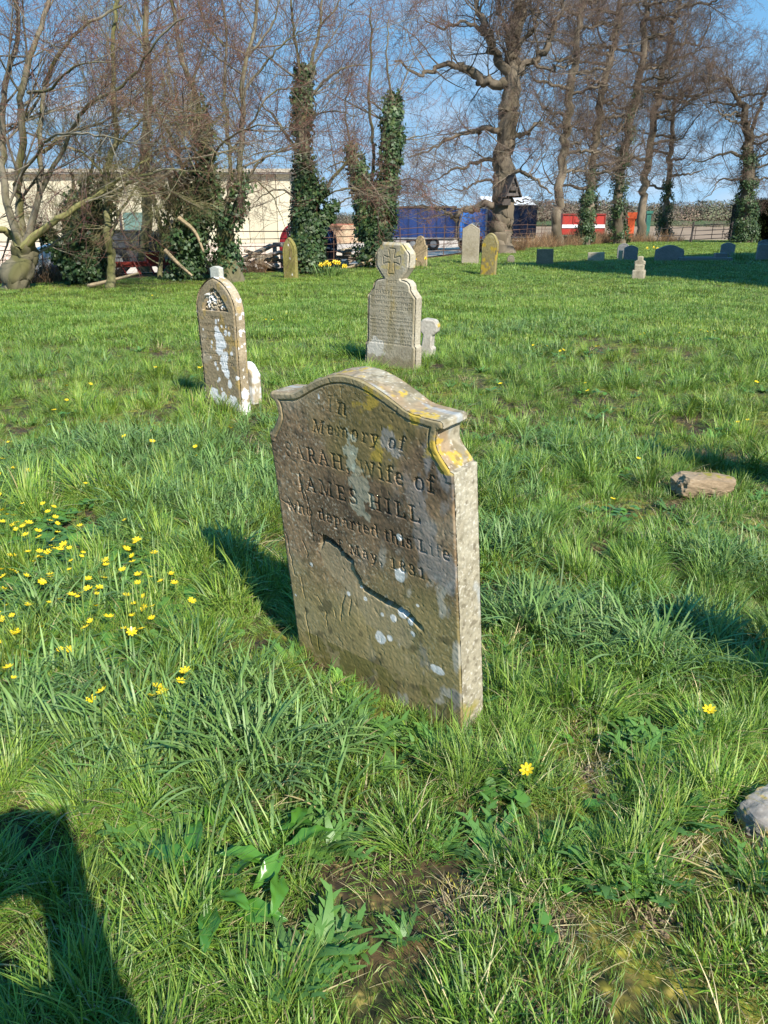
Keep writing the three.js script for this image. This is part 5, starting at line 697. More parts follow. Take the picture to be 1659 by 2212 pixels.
const KIND = {
  fine: [0, 1, 2, 3].map((k) => tuft(100 + k, { n: 30, r: 0.065, L: [0.03, 0.085], w: 0.0030, tilt: 0.75, bend: 0.9, straw: 0.10 })),
  lush: [0, 1, 2, 3].map((k) => tuft(120 + k, { n: 30, r: 0.055, L: [0.07, 0.17], w: 0.0042, tilt: 0.7, bend: 1.35, straw: 0.05, lean: 0.55, segs: 5 })),
  flop: [0, 1].map((k) => tuft(140 + k, { n: 30, r: 0.05, L: [0.10, 0.22], w: 0.0042, tilt: 1.0, bend: 0.9, straw: 0.10, lean: 0.8, segs: 5 })),
  strap: [0, 1].map((k) => tuft(160 + k, { n: 16, r: 0.035, L: [0.12, 0.24], w: 0.0066, tilt: 0.7, bend: 1.3, straw: 0.04, segs: 6, cols: BLUE, blunt: 0.85 })),
  dead: [0, 1].map((k) => tuft(180 + k, { n: 20, r: 0.06, L: [0.05, 0.14], w: 0.0024, tilt: 1.5, bend: 0.5, straw: 1, segs: 3 })),
  moss: [0, 1].map((k) => tuft(190 + k, { n: 60, r: 0.05, L: [0.006, 0.016], w: 0.0028, tilt: 0.9, bend: 0.5, straw: 0, segs: 2, cols: [[0.30, 0.26, 0.03], [0.24, 0.22, 0.03], [0.36, 0.31, 0.05]] })),
  far: [0, 1, 2].map((k) => tuft(200 + k, { n: 44, r: 0.17, L: [0.04, 0.09], w: 0.0065, tilt: 0.8, bend: 1.0, straw: 0.07, segs: 3 })),
  weed: [0, 1].map((k) => { const R = rng(230 + k), s = new Sink(); for (let i = 0; i < 9; i++) { const a = R() * 6.28, L = 0.03 + R() * 0.06, c = mul3([0.12, 0.25, 0.05], 0.7 + 0.6 * R()); blade(s, 0, 0, a, L, 0.022, 0.7 + R() * 0.5, 0.6, 4, c, 0, 0, 0.3); for (let q = 0; q < 5; q++) { const f = 0.35 + 0.13 * q; blade(s, Math.cos(a) * L * f * 0.9, Math.sin(a) * L * f * 0.9, a + (q % 2 ? 1 : -1) * 0.9, 0.02, 0.010, 1.1, 0.3, 3, c, 0, L * f * 0.5, 0.3); } } return s.geo(); }),
  heart: [0, 1].map((k) => { const R = rng(260 + k), s = new Sink(); for (let i = 0; i < 12; i++) { const x = (R() - 0.5) * 0.16, z = (R() - 0.5) * 0.16, y = 0.02 + R() * 0.03, r = 0.011 + R() * 0.008, ta = R() * 6.28, tl = R() * 0.6, c = mul3([0.09, 0.22, 0.03], 0.75 + 0.6 * R()), n = V(Math.cos(ta) * Math.sin(tl), Math.cos(tl), Math.sin(ta) * Math.sin(tl)), u = V(1, 0, 0).addScaledVector(n, -n.x).normalize(), w = V().crossVectors(n, u); const o = s.v(x, y, z, n.x, n.y, n.z, c); let pr, fi; for (let q = 0; q < 9; q++) { const an = q / 9 * 6.283, rr = r * (q === 0 ? 0.45 : 1); const v = s.v(x + (u.x * Math.cos(an) + w.x * Math.sin(an)) * rr, y + (u.y * Math.cos(an) + w.y * Math.sin(an)) * rr, z + (u.z * Math.cos(an) + w.z * Math.sin(an)) * rr, n.x, n.y, n.z, c); if (q) s.tri(o, pr, v); else fi = v; pr = v; } s.tri(o, pr, fi); } return s.geo(); }),
};
const LISTS = {}; for (const k in KIND) LISTS[k] = KIND[k].map(() => [[], []]);
const GR = rng(2024), gq = new THREE.Quaternion(), gt = new THREE.Quaternion();
function blocked(x, z) { for (const [fx, fz, hw, hd, t] of FOOTPRINTS) { const dx = x - fx, dz = z - fz; if (dx * dx + dz * dz > 0.35) continue; const c = Math.cos(t), s = Math.sin(t), lx = dx * c - dz * s, lz = dx * s + dz * c; if (Math.abs(lx) < hw + 0.005 && Math.abs(lz) < hd + 0.012) return true; } return false; }
function addTuft(kind, x, z, s, tint, sy = 1, tx = 0, tz = 0) {
  if (blocked(x, z)) return; const L = LISTS[kind], k = Math.floor(GR() * L.length);
  gq.setFromAxisAngle(YUP, GR() * 6.283); gt.setFromEuler(new THREE.Euler((GR() - 0.5) * 0.3 + tz, 0, (GR() - 0.5) * 0.3 - tx)); gt.multiply(gq);
  L[k][0].push(new THREE.Matrix4().compose(V(x, groundY(x, z) - 0.004, z), gt, V(s, s * sy, s))); L[k][1].push(tint);
}
const halfW = (d) => 0.506 * (d * CP + 0.54) + 0.55 + d * 0.03;
const bare = [[1262, 1330, 0.18], [1230, 1560, 0.2], [1290, 1690, 0.16], [800, 1770, 0.1], [1010, 1990, 0.15], [1160, 2010, 0.16], [60, 1650, 0.12], [600, 2060, 0.12], [1270, 1420, 0.12], [700, 1160, 0.1], [260, 1140, 0.12], [1130, 2210, 0.15], [300, 1960, 0.12], [1440, 1830, 0.12], [1420, 1980, 0.12]].map(([a, b, r]) => { const g = onGround(a, b); return [g.x, g.z, r * 0.58]; });
const bareAt = (x, z) => { let m = 0; for (const [bx, bz, r] of bare) { const d = Math.hypot(x - bx, (z - bz)) / r + (fbm(x * 9, z * 9, 3, 2) - 0.5) * 0.9; m = Math.max(m, sstep(1.1, 0.5, d)); } return m; };
function tintAt(x, z) { const a = fbm(x * 0.8 + 3, z * 0.8, 1, 3), b = fbm(x * 3.1, z * 3.1, 6, 2), k = (0.72 + 0.55 * b) * (0.9 + 0.2 * GR()); return [k * mix(0.88, 1.24, a), k * mix(1.0, 1.1, a), k * mix(1.05, 0.85, a)]; }
function hummock(x, z) { const c = 0.26, i = Math.floor(x / c), j = Math.floor(z / c); let b = 9, bx = 0, bz = 0; for (let a = -1; a < 2; a++) for (let e = -1; e < 2; e++) { const px = (i + a + hash3(i + a, j + e, 71)) * c, pz = (j + e + hash3(i + a, j + e, 72)) * c, d = Math.hypot(x - px, z - pz); if (d < b) { b = d; bx = x - px; bz = z - pz; } } return [b, clamp(bx / 0.12, -1, 1), clamp(bz / 0.12, -1, 1)]; }
function byStone(x, z) { const [fx, fz, hw, hd, t] = FOOTPRINTS[0], dx = x - fx, dz = z - fz, c = Math.cos(t), s = Math.sin(t), lx = Math.max(0, Math.abs(dx * c - dz * s) - hw), lz = Math.max(0, Math.abs(dx * s + dz * c) - hd); return mix(0.5, 1, sstep(0.03, 0.2, Math.hypot(lx, lz))); }
const bands = [[0.6, 3.3, 1350], [3.3, 5.5, 760], [5.5, 9, 360], [9, 15, 140], [15, 24, 65], [24, 56, 28]];
for (const [d0, d1, dens] of bands) {
  const area = (d1 - d0) * (halfW(d0) + halfW(d1)), N = Math.round(area * dens);
  for (let i = 0; i < N; i++) {
    let d; do { d = mix(d0, d1, GR()); } while (GR() > halfW(d) / halfW(d1));
    const x = (GR() * 2 - 1) * halfW(d), z = -d; if (d > edgeAt(x) - 0.2) { if (x < 14 || d > 70) continue; }
    const t = tintAt(x, z), n = fbm(x * 1.5 + 11, z * 1.5, 4, 3), hN = fbm(x * 0.6, z * 0.6, 15, 2), r = GR(), far = d > 7.5 + 3 * fbm(x * 0.7, z * 0.7, 55, 2) + 2 * GR();
    if (far) { const u = edgeAt(x) - d < 3.5 && x < 3 ? 0.7 : 1; addTuft('far', x, z, (0.75 + 0.6 * n) * (d > 24 ? 1.2 : 1) * u, t, 0.65 + 0.6 * hN); continue; }
    const b = d < 3.6 ? bareAt(x, z) : 0; if (b > 0 && GR() < b * 0.8) { const q = GR(); if (q < 0.45) addTuft('dead', x, z, 0.6 + 0.4 * GR(), [1, 1, 1]); else if (q < 0.85 && fbm(x * 7, z * 7, 33, 2) > 0.42)  addTuft('moss', x, z, 0.7 + 0.6 * GR(), mul3([1, 1, 1], 0.8 + 0.4 * GR())); continue; }
    const [hf, hx, hz] = hummock(x, z), size = (0.75 + 0.5 * GR()) * mix(1.3, 0.55, sstep(0.02, 0.13, hf)) * (d < 3.3 ? byStone(x, z) : 1), dry = fbm(x * 2.2 + 40, z * 2.2, 8, 2);
    if (hf > 0.11 && GR() < 0.5) continue; const tx = hx * 0.5, tz = hz * 0.5;
    if (r < 0.045 + 0.14 * sstep(0.6, 0.74, dry)) addTuft('dead', x, z, size * 1.1, [1, 0.97, 0.9]);
    else if (n > 0.52 && r < 0.58) addTuft(GR() < 0.65 ? 'lush' : 'flop', x, z, size * mix(0.7, 1.15, sstep(0.5, 0.72, n)), t, 1, tx, tz);
    else if (r < 0.7 && n > 0.44) addTuft('flop', x, z, size * 0.7, t, 1, tx, tz);
    else if (r > 0.985 && d > 1.2) addTuft('weed', x, z, 0.8 + GR(), t);
    else addTuft('fine', x, z, size * (0.85 + 0.5 * n), t, 1, tx, tz);
  }
}
// lush grass pressed up against the stones
for (const [fx, fz, hw, hd, tn] of FOOTPRINTS) { const d = Math.hypot(fx, fz); if (d > 24) continue; const n = Math.round((hw + hd) * (d < 4 ? 190 : 90)); for (let i = 0; i < n; i++) { const p = GR() * 2 * (hw + hd), sg = GR() < 0.5 ? -1 : 1, off = 0.012 + GR() * 0.07; let lx, lz; if (p < 2 * hw) { lx = p - hw; lz = sg * (hd + off); } else { lz = p - 2 * hw - hd; lx = sg * (hw + off); } const c = Math.cos(tn), s = Math.sin(tn), x = fx + lx * c + lz * s, z = fz - lx * s + lz * c; addTuft(d < 10 ? (GR() < 0.3 ? 'lush' : 'fine') : 'far', x, z, (d < 4 ? 0.32 : 0.5) + 0.35 * GR(), tintAt(x, z)); } }
// daffodil and bluebell leaf patches: big named clumps, and smaller tufts between them
const leafShapes = [0, 1, 2, 3, 4, 5].map((k) => { const R = rng(900 + k), s = new Sink(); blade(s, 0, 0, 0, 0.30, 0.0125, 0.05 + 0.12 * k, 0.75 + 0.28 * ((k * 7) % 5), 9, [1, 1, 1], (R() - 0.5) * 1.2, 0, 0.88); return s.geo(); });
const leafMats = BLUE.map((c) => new THREE.MeshPhysicalMaterial({ color: new THREE.Color().setRGB(...c), roughness: 0.5, transmission: 0.22, thickness: 0 }));
const clumps = [
  ['biggest fan of strap leaves in front of the near headstone', 545, 1660, 0.19, 120, 1.15], ['dark blue green leaf clump half in shade at the right', 1425, 1425, 0.17, 110, 1.1], ['loose leaf clump left of the biggest fan', 300, 1590, 0.16, 80, 1.0], ['leaf clump among the yellow flowers near the left edge', 105, 1350, 0.14, 70, 0.95],
  ['leaf clump in the shade of the near headstone', 505, 1230, 0.17, 80, 1.0], ['broad leaf patch above the yellow flowers', 335, 1110, 0.2, 90, 1.0], ['upright leaf clump right of the near headstone', 1150, 1375, 0.13, 60, 1.05], ['leaf clump in mid grass below the leaning shade', 1265, 990, 0.17, 70, 1.0],
  ['far left leaf patch below the lichen headstone', 250, 985, 0.24, 80, 1.0], ['small leaf clump close to the right flank of the near headstone', 1085, 1215, 0.12, 50, 1.0], ['leaf clump right of the bare soil at mid right', 1560, 1235, 0.12, 50, 0.9], ['leaf tuft at the lower left beside the photographer shade', 40, 1530, 0.13, 50, 0.9]];
const CR = rng(515);
for (const [label, px, py, r, n, sc] of clumps) {
  const g = onGround(px, py), t = thing('strap_leaf_clump', label, 'leaf clump', [g.x, groundY(g.x, g.z) - 0.005, g.z], 0, 'strap leaf clumps in the grass');
  for (let i = 0; i < n; i++) { const a = CR() * 6.283, q = Math.pow(CR(), 0.7) * r, k = Math.min(5, Math.floor(q / r * 4 + CR() * 2)), m = part('leaf', leafShapes[k], leafMats[Math.floor(CR() * 4)], t, [Math.cos(a) * q, 0, Math.sin(a) * q * 0.9]); m.rotation.y = -(a + (CR() - 0.5) * 1.3); const s = sc * (0.45 + 0.45 * CR()); m.scale.set(s, s, sc * (0.42 + 0.35 * CR())); }
}
const strapZones = [[250, 1000, 0.75, 300], [480, 1080, 0.45, 150], [400, 1150, 0.4, 90], [150, 1330, 0.28, 40], [330, 1560, 0.42, 100], [560, 1620, 0.35, 70], [110, 1500, 0.2, 24], [1100, 1170, 0.22, 60], [1170, 1330, 0.25, 60], [1420, 1400, 0.35, 90], [1260, 980, 0.5, 90], [1560, 1230, 0.2, 30], [1050, 720, 0.8, 70], [1225, 715, 0.9, 70], [1130, 770, 0.7, 40], [90, 800, 0.9, 70], [540, 960, 0.6, 90], [1080, 1050, 0.3, 50]];
for (const [px, py, r, n] of strapZones) { const g = onGround(px, py); for (let i = 0; i < n; i++) { const a = GR() * 6.283, q = Math.sqrt(GR()) * r; const x = g.x + Math.cos(a) * q, z = g.z + Math.sin(a) * q; addTuft('strap', x, z, 0.6 + 0.5 * GR(), mul3([1, 1, 1], 0.75 + 0.5 * GR())); } }
// yellow celandines: positions read from the photograph ([x, y] in the detail crop of the left side)
const fl = [];
const crop = [[8, 175], [50, 150], [67, 168], [37, 293], [90, 305], [170, 322], [12, 355], [8, 440], [20, 488], [5, 525], [695, 130], [848, 155], [1085, 192], [1090, 225], [1275, 83], [490, 428], [318, 8], [150, 552], [135, 575], [40, 590], [15, 588], [68, 615], [98, 605], [92, 640], [118, 645], [155, 630], [148, 652], [40, 645], [110, 675], [183, 655], [208, 603], [262, 560], [282, 562], [318, 563], [325, 612], [300, 655], [228, 672], [340, 672], [458, 645], [342, 715], [318, 745], [240, 722], [165, 718], [375, 778], [405, 800], [378, 795], [328, 805], [308, 810], [358, 828], [243, 820], [292, 838], [415, 856], [478, 812], [470, 832], [238, 860], [213, 875], [258, 880], [90, 830], [185, 842], [105, 915], [95, 932], [42, 945], [48, 965], [170, 943], [410, 943], [255, 972], [305, 975], [298, 928], [505, 965], [595, 962], [545, 995], [565, 990], [515, 1000], [465, 1022], [505, 1030], [550, 1018], [450, 1070], [548, 1098], [420, 1070], [705, 810], [718, 822], [745, 822], [775, 775], [768, 788], [748, 860], [868, 818], [600, 850], [605, 895], [695, 920], [778, 930], [706, 638], [957, 932], [848, 978], [902, 978], [975, 980], [713, 1030], [780, 1008], [805, 1040], [758, 1098], [805, 1098], [1072, 1108], [862, 1135], [850, 1160], [748, 1163], [618, 1168], [518, 1188], [490, 1210], [740, 1220], [795, 1215], [700, 1210], [20, 1088], [60, 1100], [55, 1030], [40, 1020], [180, 1095], [295, 1098], [348, 1055], [10, 1150], [28, 1162], [92, 1158], [20, 1210], [105, 1225], [253, 1235], [10, 1295], [352, 1340], [402, 1350], [85, 1500], [110, 1558], [528, 1650], [588, 1608], [1035, 1472], [1010, 1545], [883, 1555], [915, 1600], [858, 1640]];
crop.forEach(([x, y]) => fl.push([x * 0.3922, 922 + y * 0.3922 + 4]));
const others = [[1241, 852], [1262, 856], [1268, 864], [1300, 886], [1037, 878], [1352, 812], [1375, 1025], [1320, 1112], [1518, 1613], [1133, 1735], [1590, 938], [1573, 936], [1610, 940], [1628, 860], [1208, 785], [1215, 778], [1270, 775], [1285, 778], [1290, 772], [1180, 772], [1150, 772], [1380, 748], [1388, 746], [1510, 738], [1525, 735], [1540, 738], [1545, 742], [1465, 742], [1600, 736], [1628, 735], [345, 812], [338, 815], [432, 812], [440, 816], [150, 902], [200, 862], [148, 855], [330, 650], [590, 705], [575, 700], [620, 690], [1080, 850]];
others.forEach((p) => fl.push(p));
const yellow = new THREE.MeshStandardMaterial({ color: new THREE.Color().setRGB(0.80, 0.58, 0.012), roughness: 0.35 }), stemM = std(0.09, 0.17, 0.04, 0.6), eyeM = std(0.62, 0.5, 0.03, 0.6);
const petalG = (() => { const s = new Sink(); const o = s.v(0.002, 0, 0, 0, 1, 0, [1, 1, 1]), pts = [[0.005, 0.0024], [0.010, 0.0034], [0.0145, 0.0026], [0.0165, 0], [0.0145, -0.0026], [0.010, -0.0034], [0.005, -0.0024]].map(([x, z]) => s.v(x, 0.0018 + x * 0.28 - Math.abs(z) * 0.2, z, -0.2, 1, 0, [1, 1, 1])); for (let i = 1; i < pts.length; i++) s.tri(o, pts[i], pts[i - 1]); return s.geo(true); })();
const petalsG = mergeGeometries(Array.from({ length: 8 }, (_, k) => petalG.clone().rotateY(k * Math.PI / 4 + (k % 2) * 0.12))), eyeG = new THREE.SphereGeometry(0.0042, 10, 6).scale(1, 0.5, 1).translate(0, 0.003, 0);
const big = new Set([crop.length - 1, crop.length - 2, crop.length - 3, crop.length - 5, crop.length - 6, 106, 107, crop.length + 8, crop.length + 9]);
const bigLabels = { [crop.length - 1]: 'largest open yellow celandine left of the biggest leaf fan', [crop.length - 2]: 'celandine just right of the largest open one', [crop.length - 3]: 'celandine just above the largest open one', [crop.length - 5]: 'celandine tucked at the top of the biggest leaf fan', [crop.length - 6]: 'celandine left of the largest open one', 106: 'bigger left hand celandine of a close pair above the leaf fan', 107: 'right hand celandine of the close pair above the leaf fan', [crop.length + 8]: 'lone celandine in the grass right of the near headstone', [crop.length + 9]: 'lone yellow bud low in the grass below the near headstone' };
const FR = rng(616);
fl.forEach(([px, py], i) => {
  const g = onGround(px, py), y = groundY(g.x, g.z), d = -g.z, h = 0.09 + 0.05 * FR(), left = i < crop.length, far = d > 4.6;
  if (blocked(g.x, g.z)) return;
  const t = thing('celandine', bigLabels[i] || (left ? (far ? 'small yellow celandine scattered in the grass at the far left' : 'yellow celandine in the thick flower patch at the left') : (far ? 'small far yellow celandine dotted over the mown grass' : 'single yellow celandine among grass right of the near headstone')), 'flower', [g.x, y, g.z], FR() * 6.28, left ? (far ? 'far left celandines' : 'celandines of the left flower patch') : (far ? 'far celandines' : 'celandines at the right'));
  const s = (bigLabels[i] ? 1.25 : 0.85 + 0.3 * FR()) * (far ? 1.15 : 1);
  part('stem', tubeGeo([V(0, 0, 0), V(0.008, h * 0.6, 0.004), V(0, h, 0)], 0.0011, 4), stemM, t);
  const head = part(big.has(i) ? 'eye' : 'bloom', big.has(i) ? eyeG : mergeGeometries([petalsG, eyeG].map((q) => { const c = q.clone(); for (const k of Object.keys(c.attributes)) if (k !== 'position' && k !== 'normal') c.deleteAttribute(k); return c.index ? c.toNonIndexed() : c; })), big.has(i) ? eyeM : yellow, t, [0, h, 0], [0.6 * FR(), 0, 0.7 * (FR() - 0.5)]); head.scale.setScalar(s * (bigLabels[i] ? 1 : 0.75 + 0.5 * FR()));
  if (big.has(i)) for (let k = 0; k < 8; k++) part('petal', petalG, yellow, head, [0, 0, 0], [0, k * Math.PI / 4 + 0.1 * FR(), 0]);
  for (let k = 0; k < (d < 4 ? 3 : 1); k++) addTuft('heart', g.x + (FR() - 0.5) * 0.16, g.z + (FR() - 0.5) * 0.16, 0.9 + 0.5 * FR(), mul3([1, 1, 1], 0.8 + 0.4 * FR()));
});
for (let i = 0; i < 90; i++) { const g = onGround(GR() * 420, 1130 + GR() * 260); addTuft('heart', g.x, g.z, 1 + 0.4 * GR(), [1, 1, 1]); }
for (let i = 0; i < 12; i++) { const g = onGround(1010 + GR() * 400, 1600 + GR() * 420); addTuft('heart', g.x, g.z, 0.6 + 0.4 * GR(), [0.9, 1, 0.9]); }
for (let i = 0; i < 46; i++) { const zx = [[1450, 1770], [760, 1560], [360, 1850], [1330, 1880], [900, 1620], [1060, 1480], [640, 2090], [1400, 1640], [680, 1830]][i % 9], g = onGround(zx[0] + (GR() - 0.5) * 130, zx[1] + (GR() - 0.5) * 90); addTuft('weed', g.x, g.z, 1 + 0.9 * GR(), [1, 1, 0.9]); }
{ // glossy arum leaves at the lower left
  const leafG = (() => { const s = new Sink(), nL = 14, nW = 6, prof = (f) => f < 0.28 ? 0.42 + 0.55 * sm(f / 0.28) : 0.97 * Math.pow(1 - (f - 0.28) / 0.72, 0.72); for (let i = 0; i <= nL; i++) { const f = i / nL; for (let j = 0; j <= nW; j++) { const q = j / nW * 2 - 1, w = prof(f) * 0.034, x = f * 0.125 - (f < 0.2 ? Math.abs(q) * 0.03 * (1 - f / 0.2) : 0), y = 0.018 * Math.sin(f * 2.6) - 0.03 * f * f + 0.010 * Math.abs(q) * (1 - f) + 0.0035 * Math.sin(f * 17 + q * 3) * Math.abs(q) - (Math.abs(q) < 0.01 ? 0.002 : 0); s.v(x, y, q * w, 0, 1, 0, [1, 1, 1]); } } for (let i = 0; i < nL; i++) for (let j = 0; j < nW; j++) { const a = i * (nW + 1) + j; s.tri(a, a + 1, a + nW + 1); s.tri(a + 1, a + nW + 2, a + nW + 1); } return s.geo(true); })();
  const mats = [[0.06, 0.175, 0.018], [0.085, 0.22, 0.025], [0.05, 0.15, 0.02]].map((c) => new THREE.MeshPhysicalMaterial({ color: new THREE.Color().setRGB(...c), roughness: 0.28, transmission: 0.15, thickness: 0 }));
  const plants = [['glossy arum plant with big arrow shaped leaves at lower left', 440, 1905, [[470, 1890, 2.6], [430, 1935, 2.2], [480, 1935, 0.9], [395, 1860, 3.6], [455, 1975, 1.7], [525, 1965, 0.3], [420, 1825, 4.6], [500, 1900, 5.6]]], ['second arum plant with leaves under the biggest leaf fan', 590, 1830, [[560, 1855, 3.2], [600, 1850, 2.0], [640, 1820, 6.0], [620, 1790, 5.5], [600, 1900, 1.4], [640, 1770, 5.0]]], ['single arum leaf standing left of the biggest leaf fan', 450, 1790, [[450, 1770, 4.6]]]];
  for (const [label, px, py, leaves] of plants) { const g = onGround(px, py), t = thing('arum_plant', label, 'plant', [g.x, groundY(g.x, g.z), g.z]); for (const [lx, ly, a] of leaves) { const q = onGround(lx, ly); const h = 0.055 + 0.04 * FR(); q.multiplyScalar(1 - h / EYE); const m = part('leaf', leafG, mats[Math.floor(FR() * 3)], t, [q.x - g.x, h, q.z - g.z]); m.rotation.set((FR() - 0.5) * 1.1, -a + (FR() - 0.5) * 0.5, 0.05 + (FR() - 0.5) * 0.8, 'YXZ'); m.scale.setScalar(0.6 + 0.3 * FR()); part('stalk', tubeGeo([V(0, 0, 0), V((q.x - g.x) * 0.4, h * 0.7, (q.z - g.z) * 0.4), V(q.x - g.x, h, q.z - g.z)], 0.0025, 5), mats[1], t); } }
}
{ // daffodils: a flowering clump by the olive headstone and smaller ones at the far right
  const dR = rng(808), yel = std(0.80, 0.62, 0.05, 0.6), org = std(0.80, 0.55, 0.03, 0.6);
  const bloom = (t, x, y, z, s) => { const b = part('corona', new THREE.CylinderGeometry(0.018, 0.011, 0.028, 10, 1, true).rotateX(Math.PI / 2).translate(0, 0, 0.014), org, t, [x, y, z]); b.rotation.set(0.1, (dR() - 0.5) * 1.6 + 0.4, 0); b.scale.setScalar(s); for (let k = 0; k < 6; k++) part('petal', new THREE.SphereGeometry(0.02, 8, 6).scale(1, 0.55, 0.15).translate(0.024, 0, 0), yel, b, [0, 0, 0], [0, 0, k * Math.PI / 3]); };
  const clump = (label, px, py, n, r, heads, h, fs = 1.5) => { const g = onGround(px, py), t = thing('daffodil_clump', label, 'daffodils', [g.x, groundY(g.x, g.z), g.z]); for (let i = 0; i < n; i++) { const a = dR() * 6.28, q = Math.sqrt(dR()) * r, m = part('leaf', leafShapes[i % 3], leafMats[i % 4], t, [Math.cos(a) * q, 0, Math.sin(a) * q]); m.rotation.y = -a; const s = h / 0.28 * (0.75 + 0.4 * dR()); m.scale.set(s, s, s * 1.6); } for (const [hx, hy] of heads) { const p = at(hx, hy, -g.z + (dR() - 0.5) * r).sub(t.position); part('stalk', tubeGeo([V(p.x * 0.8, 0, p.z), V(p.x, p.y, p.z)], 0.005, 5), stemM, t); bloom(t, p.x, p.y, p.z, fs); } };
  clump('clump of yellow daffodils in bloom right of the olive green headstone', 714, 597, 130, 0.5, [[693, 572], [702, 570], [706, 567], [712, 571], [722, 566], [727, 567], [732, 568], [741, 575], [746, 575]], 0.3, 1.6);
  clump('green daffodil leaves beside the wavy topped grey headstone', 1592, 562, 60, 0.45, [[1550, 540], [1549, 546], [1637, 536], [1619, 543]], 0.3, 1.7);
  clump('daffodils dotted left of the wide double headstone', 1408, 545, 30, 0.9, [[1398, 536], [1412, 534], [1420, 537], [1466, 539]], 0.2, 1.6); clump('two daffodils in front of the smooth tan headstone', 916, 580, 14, 0.25, [[897, 559], [919, 558]], 0.25, 1.5);
}
{ // small litter: dead leaf against the near stone, snail shells
  const g = onGround(848, 1480), s = new Sink(); for (let i = 0; i < 7; i++) for (let j = 0; j < 4; j++) { const f = i / 6, q = j / 3 * 2 - 1; s.v(q * 0.014 * Math.sin(f * 3.0 + 0.1), f * 0.07, 0.012 * Math.sin(f * 4) + q * q * 0.008, 0, 0, 1, [1, 1, 1]); } for (let i = 0; i < 6; i++) for (let j = 0; j < 3; j++) { const a = i * 4 + j; s.tri(a, a + 1, a + 4); s.tri(a + 1, a + 5, a + 4); }
  const l = part('dead_leaf', s.geo(true), std(0.28, 0.10, 0.05, 0.8), scene, [g.x, groundY(g.x, g.z) + 0.03, g.z], [0.2, -0.5, 0.3]); tag(l, 'curled brown dead leaf against the foot of the near headstone', 'dead leaf');
}

{ // soil crumbs and grit on the bare patches
  const g = new THREE.IcosahedronGeometry(1, 1), p = g.attributes.position; for (let i = 0; i < p.count; i++) { const x = p.getX(i), y = p.getY(i), z = p.getZ(i), k = 0.65 + 0.6 * vn(x * 1.7 + 3, y * 1.7, z * 1.7); p.setXYZ(i, x * k, y * k * 0.75, z * k); } g.computeVertexNormals();
  const R = rng(333), m = [], c = [], e = new THREE.Euler(), q = new THREE.Quaternion();
  for (const [bx, bz, r] of bare) for (let i = 0; i < 300 * r / 0.15; i++) { const a = R() * 6.283, d = Math.sqrt(R()) * r * 1.05, x = bx + Math.cos(a) * d, z = bz + Math.sin(a) * d, s = 0.002 + 0.006 * Math.pow(R(), 4); e.set(R() * 6, R() * 6, R() * 6); m.push(new THREE.Matrix4().compose(V(x, groundY(x, z) + s * 0.3, z), q.setFromEuler(e), V(s, s, s))); c.push(mul3([[1, 0.78, 0.55], [0.7, 0.55, 0.4], [1.4, 1.15, 0.85]][i % 3], 0.7 + 0.6 * R())); }
  tag(inst('soil_crumbs', g, std(0.17, 0.15, 0.13, 1), m, c, scene), 'brown crumbs of soil on the worn bare patches', 'soil');
}
const words = { fine: 'short fine grass of the churchyard', lush: 'long lush grass tussocks', flop: 'long grass lying over', strap: 'small blue green strap leaves among the grass', dead: 'dry straw coloured grass', moss: 'low olive yellow moss cushions on bare soil', far: 'grass of the churchyard further off', weed: 'toothed nettle and parsley leaves in the grass', heart: 'small heart shaped leaves at ground level' };
const nameOfKind = { fine: 'fine_grass', lush: 'tussock_grass', flop: 'fallen_grass', strap: 'strap_leaves', dead: 'straw_grass', moss: 'ground_moss', far: 'distant_grass', weed: 'nettle_leaves', heart: 'celandine_leaves' };
for (const k in KIND) { const o = new THREE.Group(); o.name = numbered(nameOfKind[k]); scene.add(o); tag(o, words[k], k === 'moss' ? 'moss' : k === 'weed' || k === 'heart' || k === 'strap' ? 'leaves' : 'grass', null, 'stuff'); KIND[k].forEach((g, i) => { if (LISTS[k][i][0].length) inst('blades', g, k === 'dead' || k === 'moss' ? strawMat : k === 'strap' ? strapMat : grassMat, LISTS[k][i][0], LISTS[k][i][1], o); }); }

